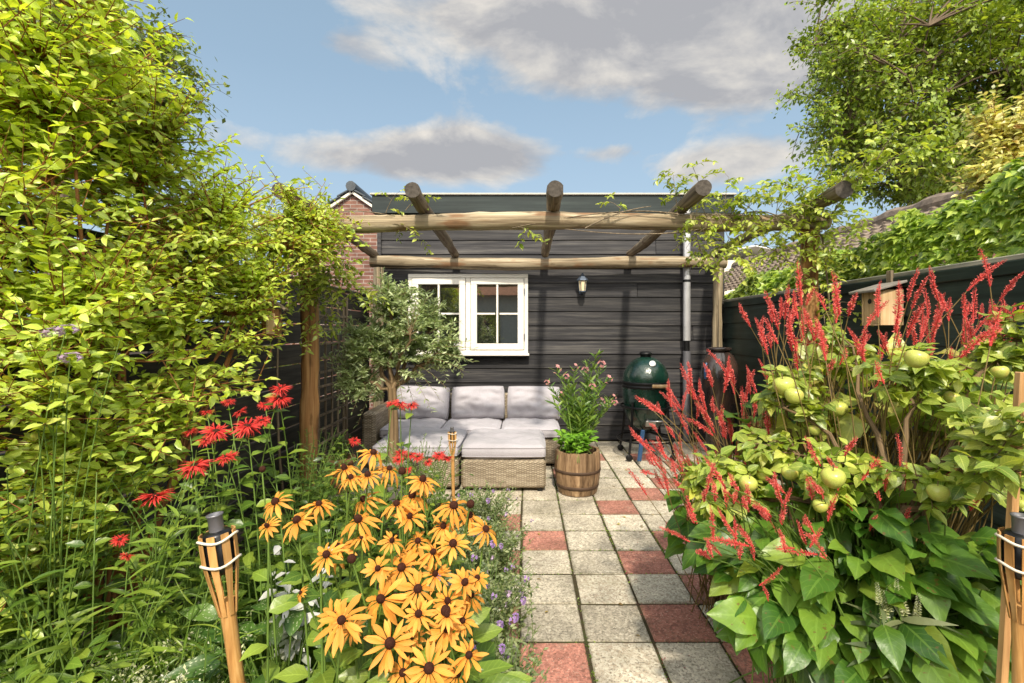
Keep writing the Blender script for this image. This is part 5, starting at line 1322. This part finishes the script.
# ------------------------------------------------------------------ white veronica spikes in the corner
vb = np.array([1.02, 1.32, -.045])
t = thing('veronica', 'white candle-like flower spikes above blue-green leaves low by the path corner', 'flowers', vb)
tips = [P(px, py, 1.28) for px, py in ((880, 605), (888, 612), (897, 600), (905, 615), (917, 618), (885, 620))]
st, lf, TP, TD = herb(vb, 6, .6, .1, 9, .11, L_LANCE, tilt=.25, tips=tips, stem_r=.003, start=.3, shrink=.1, bias=(0, -.4, 0))
part('stems', st, M['stem'], t); part('foliage', lf, G['catmint'], t)
acc = Leaves(); n = 110; tt = np.arange(n)/n; a = np.arange(n)*2.4; out = np.stack([np.cos(a), np.sin(a), np.zeros(n)], 1)
acc.add(out*.003+np.stack([0*tt, 0*tt, tt*.07], 1), nrm(out+np.array([0, 0, .5])), UP+R.normal(0, .4, (n, 3)), .010*(1-tt*.75))
vm = acc.geo(L_TINY).mesh('flower_spike', G['white'])
for i in range(6): inst('flower_spike', vm, t, TP[i], quat_to(nrm(np.array([R.normal(-.05, .12), R.normal(0, .1), 1]))), R.uniform(.8, 1.15))

# ------------------------------------------------------------------ plants of the bed on the other side
def clump(name, label, cat, base, n, h, sp, nodes, leaf, T, mat, group=None, **k):
    t = thing(name, label, cat, base, group)
    st, lf, TP, TD = herb(base, n, h, sp, nodes, leaf, T, **k)
    part('stems', st, M['stem'], t); part('foliage', lf, mat, t)
    return t, TP
clump('sweet_rocket', 'upright plant with long pale strap leaves under the yellow-green shrub', 'plant', (-1.18, 1.36, -.045), 18, .95, .30, 16, .125, L_LANCE, G['grass'], group='long-leaved perennials', tilt=.35)
clump('sweet_rocket', 'long-leaved plant just behind the scarlet bee balm', 'plant', (-1.25, 1.75, -.045), 16, 1.0, .28, 15, .12, L_LANCE, G['herb'], group='long-leaved perennials', tilt=.3)
clump('sweet_rocket', 'shorter arching plant with grass-like leaves beside the white flower sprays', 'plant', (-.98, 1.38, -.045), 16, .68, .22, 13, .15, L_GRASS, G['grass'], group='long-leaved perennials', tilt=.6)
clump('leafy_shrub', 'broad-leaved green plant at the base of the tall bee balm', 'plant', (-.80, 1.9, -.045), 16, .66, .26, 8, .11, L_OV2, G['herb'], tilt=.15, droop=.1)
clump('leafy_shrub', 'dark green bushy plant at the foot of the orange-brown post', 'plant', (-1.25, 2.6, -.045), 26, .8, .36, 12, .075, L_OV, G['dark'], tilt=.1)
clump('leafy_shrub', 'feathery upright green plant between the post and the trellis', 'plant', (-1.42, 3.3, -.045), 22, .72, .22, 20, .05, L_LANCE, G['herb'], tilt=.7)
clump('rosemary', 'upright pale green needle-leaved plant in front of the chaise cushion', 'herb', (-.70, 3.25, -.045), 64, .66, .30, 30, .042, L_NAR, G['catmint'], tilt=.8, nrand=.5)
clump('leafy_shrub', 'green bush between the coneflowers and the chaise', 'plant', (-.92, 2.75, -.045), 40, .70, .40, 12, .06, L_OV, G['herb'], tilt=.2)
clump('leafy_shrub', 'dense leafy plant along the black slat fence under the huge shrub', 'plant', (-1.62, 1.62, -.045), 60, 1.0, .34, 14, .085, L_OV, G['herb'], tilt=.1)
clump('leafy_shrub', 'low plant with rounded leaves next to the strap-leaved plant', 'plant', (-1.30, 1.15, -.045), 40, .62, .26, 10, .085, L_OV2, G['grass'], tilt=.2)
clump('leafy_shrub', 'leafy green plant between the bamboo torch and the scarlet bee balm', 'plant', (-1.05, 2.0, -.045), 34, .6, .30, 11, .10, L_OV2, G['herb'], tilt=.15, droop=.1)
t = thing('lungwort', 'lungwort with large green leaves spotted silver at the foot of the bamboo torch', 'plant', (-.74, 1.5, -.045))
acc = Leaves(); n = 46; a = R.uniform(0, 6.28, n); r = .26*np.sqrt(R.random(n)); el = R.uniform(.0, .55, n)
acc.add(np.array([-.70, 1.38, .30])+np.stack([np.cos(a)*r, np.sin(a)*r*.8, R.uniform(-.08, .24, n)], 1), np.stack([np.cos(a), np.sin(a)-.3, el], 1), np.array([0, -.5, .9])+R.normal(0, .2, (n, 3)), R.uniform(.09, .16, n))
st = Geo()
for p in np.concatenate(acc.p): st.tube(bez([-.75, 1.5, -.04], [(p[0]-.75)/2, (p[1]+1.5)/2, p[2]*.8], p, 6), [.003]*6, 4, caps=False)
part('stems', st, M['stem'], t); part('foliage', acc.geo(L_LUNG), G['lung'], t)
t, TP = clump('silver_leaf_plant', 'plant with white variegated leaves beside the leaning bamboo torch', 'plant', (-.74, 1.60, -.045), 11, .74, .12, 8, .080, L_OV, G['silver'], tilt=.0, droop=.25, start=.5)
t = thing('white_spray_plant', 'frothy plant with tiny cream flowers in front of the strap-leaved plant', 'flowers', (-.98, 1.25, -.045))
st, acc = Geo(), Leaves()
for k in range(60):
    b = np.array([-.98+R.normal(0, .12), 1.25+R.normal(0, .08), -.045]); e = b+np.array([R.normal(0, .12), R.normal(0, .1)-.03, .50+R.uniform(-.12, .09)]); pl = bez(b, [b[0], b[1], .35], e, 8); st.tube(pl, np.linspace(.0022, .0008, 8), 4, caps=False)
    for j in range(8):
        q, tt = along(pl, np.array([R.uniform(.5, 1)])); e2 = q[0]+nrm(tt[0]*.6+R.normal(0, .6, 3))*R.uniform(.03, .08); st.tube([q[0], e2], .0008, 3, caps=False)
        m = 12; u = R.random(m)[:, None]; acc.add(q[0]*(1-u)+e2*u+R.normal(0, .004, (m, 3)), R.normal(0, 1, (m, 3)), R.normal(0, 1, (m, 3))+UP, R.uniform(.006, .014, m))
part('stems', st, M['stem'], t); part('flowers', acc.geo(L_TINY), G['white'], t)
# catmint along the path
pm = [cluster_mesh('blossom', n, .014, m_, .010) for n, m_ in ((9, G['purple']), (7, G['lilac']), (5, G['purple']))]
CAT = [((-.14, 1.45, -.045), 'grey-green catmint with mauve flowers next to the lowest coneflowers', .46), ((-.17, 1.95, -.045), 'grey-green catmint halfway along the path edge', .46), ((-.18, 2.5, -.045), 'grey-green catmint by the first tiles of the patio', .42), ((-.26, 3.05, -.045), 'tuft of grey-green catmint beside the small bamboo torch', .40), ((-.10, 1.14, -.045), 'small catmint tuft with lilac flowers under the coneflowers', .46)]
for b, lab, h in CAT:
    t = thing('catmint', lab, 'flowers', b, 'catmint along the path edge')
    st, lf, TP, TD = herb(b, 190, h, .23, 20, .030, L_OV, tilt=.35, nrand=.5, basejit=.06, stem_r=.0016, shrink=.4)
    part('stems', st, M['stem'], t); part('foliage', lf, G['catmint'], t)
    for i in range(0, 190, 8 if b[1] < 2.2 else 20): inst('blossom', pm[i % 3], t, TP[i], None, R.uniform(.6, 1.1))
# purple panicles inside the shrub
t, TP = clump('buddleia', 'mauve flower heads poking out of the middle of the huge shrub', 'flowers', (-1.55, 1.55, -.045), 8, 1.3, .2, 12, .09, L_LANCE, G['herb'], tilt=.3, tips=[P(66, 330, 1.5), P(52, 333, 1.52), P(70, 358, 1.5), P(30, 350, 1.55), P(100, 372, 1.6), P(15, 300, 1.55), P(120, 340, 1.6), P(60, 385, 1.5)])
pp = cluster_mesh('flower_head', 16, .028, G['lilac'], .012)
for i in range(3): inst('flower_head', pp, t, TP[i], None, (1.3, 1., .7))
# ground cover and fallen petals
def cover(name, label, x0, x1, y0, y1, n, sz, mat, zmax):
    x = R.uniform(x0, x1, n); y = R.uniform(y0, y1, n); z = -.03+zmax*R.random(n)**1.5
    a = R.uniform(0, 6.28, n)
    g = Geo().leaves(L_OV, np.stack([x, y, z], 1), np.stack([np.cos(a), np.sin(a), R.uniform(-.1, .6, n)], 1), UP+R.normal(0, .4, (n, 3)), sz*R.uniform(.6, 1.3, n))
    solo(name, g, mat, label, 'ground cover', ((x0+x1)/2, (y0+y1)/2, -.04), None, 'stuff')
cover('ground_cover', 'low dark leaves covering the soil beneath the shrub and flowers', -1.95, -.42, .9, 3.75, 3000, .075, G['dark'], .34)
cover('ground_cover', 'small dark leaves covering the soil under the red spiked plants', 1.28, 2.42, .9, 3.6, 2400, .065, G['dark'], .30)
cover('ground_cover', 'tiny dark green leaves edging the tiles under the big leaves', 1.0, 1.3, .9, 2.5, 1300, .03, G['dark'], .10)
n = 420; x = R.uniform(.55, 1.2, n); y = R.uniform(1.5, 3.4, n); jn = R.random(n) < .6
x = np.where(jn & (R.random(n) < .5), PX0+PT*R.integers(2, 5, n)+R.normal(0, .009, n), x); y = np.where(jn & (R.random(n) < .4), PY0+PT*R.integers(-2, 4, n)+R.normal(0, .009, n), y)
a = R.uniform(0, 6.28, n)
solo('fallen_petals', Geo().leaves(L_TINY, np.stack([x, y, np.full(n, .003)], 1), np.stack([np.cos(a), np.sin(a), R.uniform(0, .3, n)], 1), UP+R.normal(0, .15, (n, 3)), R.uniform(.004, .010, n)), G['fall'], 'dark red petals scattered on the tiles', 'petals', (.9, 2.4, 0), None, 'stuff')
n = 5200; k = R.integers(-2, 13, n); c = R.integers(0, 4, n); fl_ = R.random(n) < .5
x = np.where(fl_, PX0+PT*c+R.normal(0, .005, n), R.uniform(-.1, 1.2, n)); y = np.where(fl_, R.uniform(1.4, 5.8, n), PY0+PT*k+R.normal(0, .005, n))
keep = (np.sin(x*7+y*3)+np.sin(y*5-x*2)+R.normal(0, .8, n)) > .2
x, y = x[keep], y[keep]; n = len(x); a = R.uniform(0, 6.28, n)
solo('joint_moss', Geo().leaves(L_TINY, np.stack([x, y, np.full(n, -.006)], 1), np.stack([np.cos(a), np.sin(a), R.uniform(.2, 1.2, n)], 1), UP+R.normal(0, .5, (n, 3)), R.uniform(.006, .016, n)), G['grass'], 'moss and tiny weeds growing in the joints between the tiles', 'moss', (.5, 3, 0), None, 'stuff')
n = 130; x = np.concatenate([R.uniform(-.2, .1, 50), R.uniform(.8, 1.2, 50), R.uniform(-.2, 1.2, 30)]); y = R.uniform(1.4, 5.6, n); a = R.uniform(0, 6.28, n)
solo('fallen_leaves', Geo().leaves(L_OV, np.stack([x, y, np.full(n, .006)], 1), np.stack([np.cos(a), np.sin(a), R.uniform(0, .2, n)], 1), UP+R.normal(0, .2, (n, 3)), R.uniform(.012, .034, n)), G['litter'], 'small dry leaves and bits lying on the tiled path', 'leaves', (.5, 3, 0), None, 'stuff')
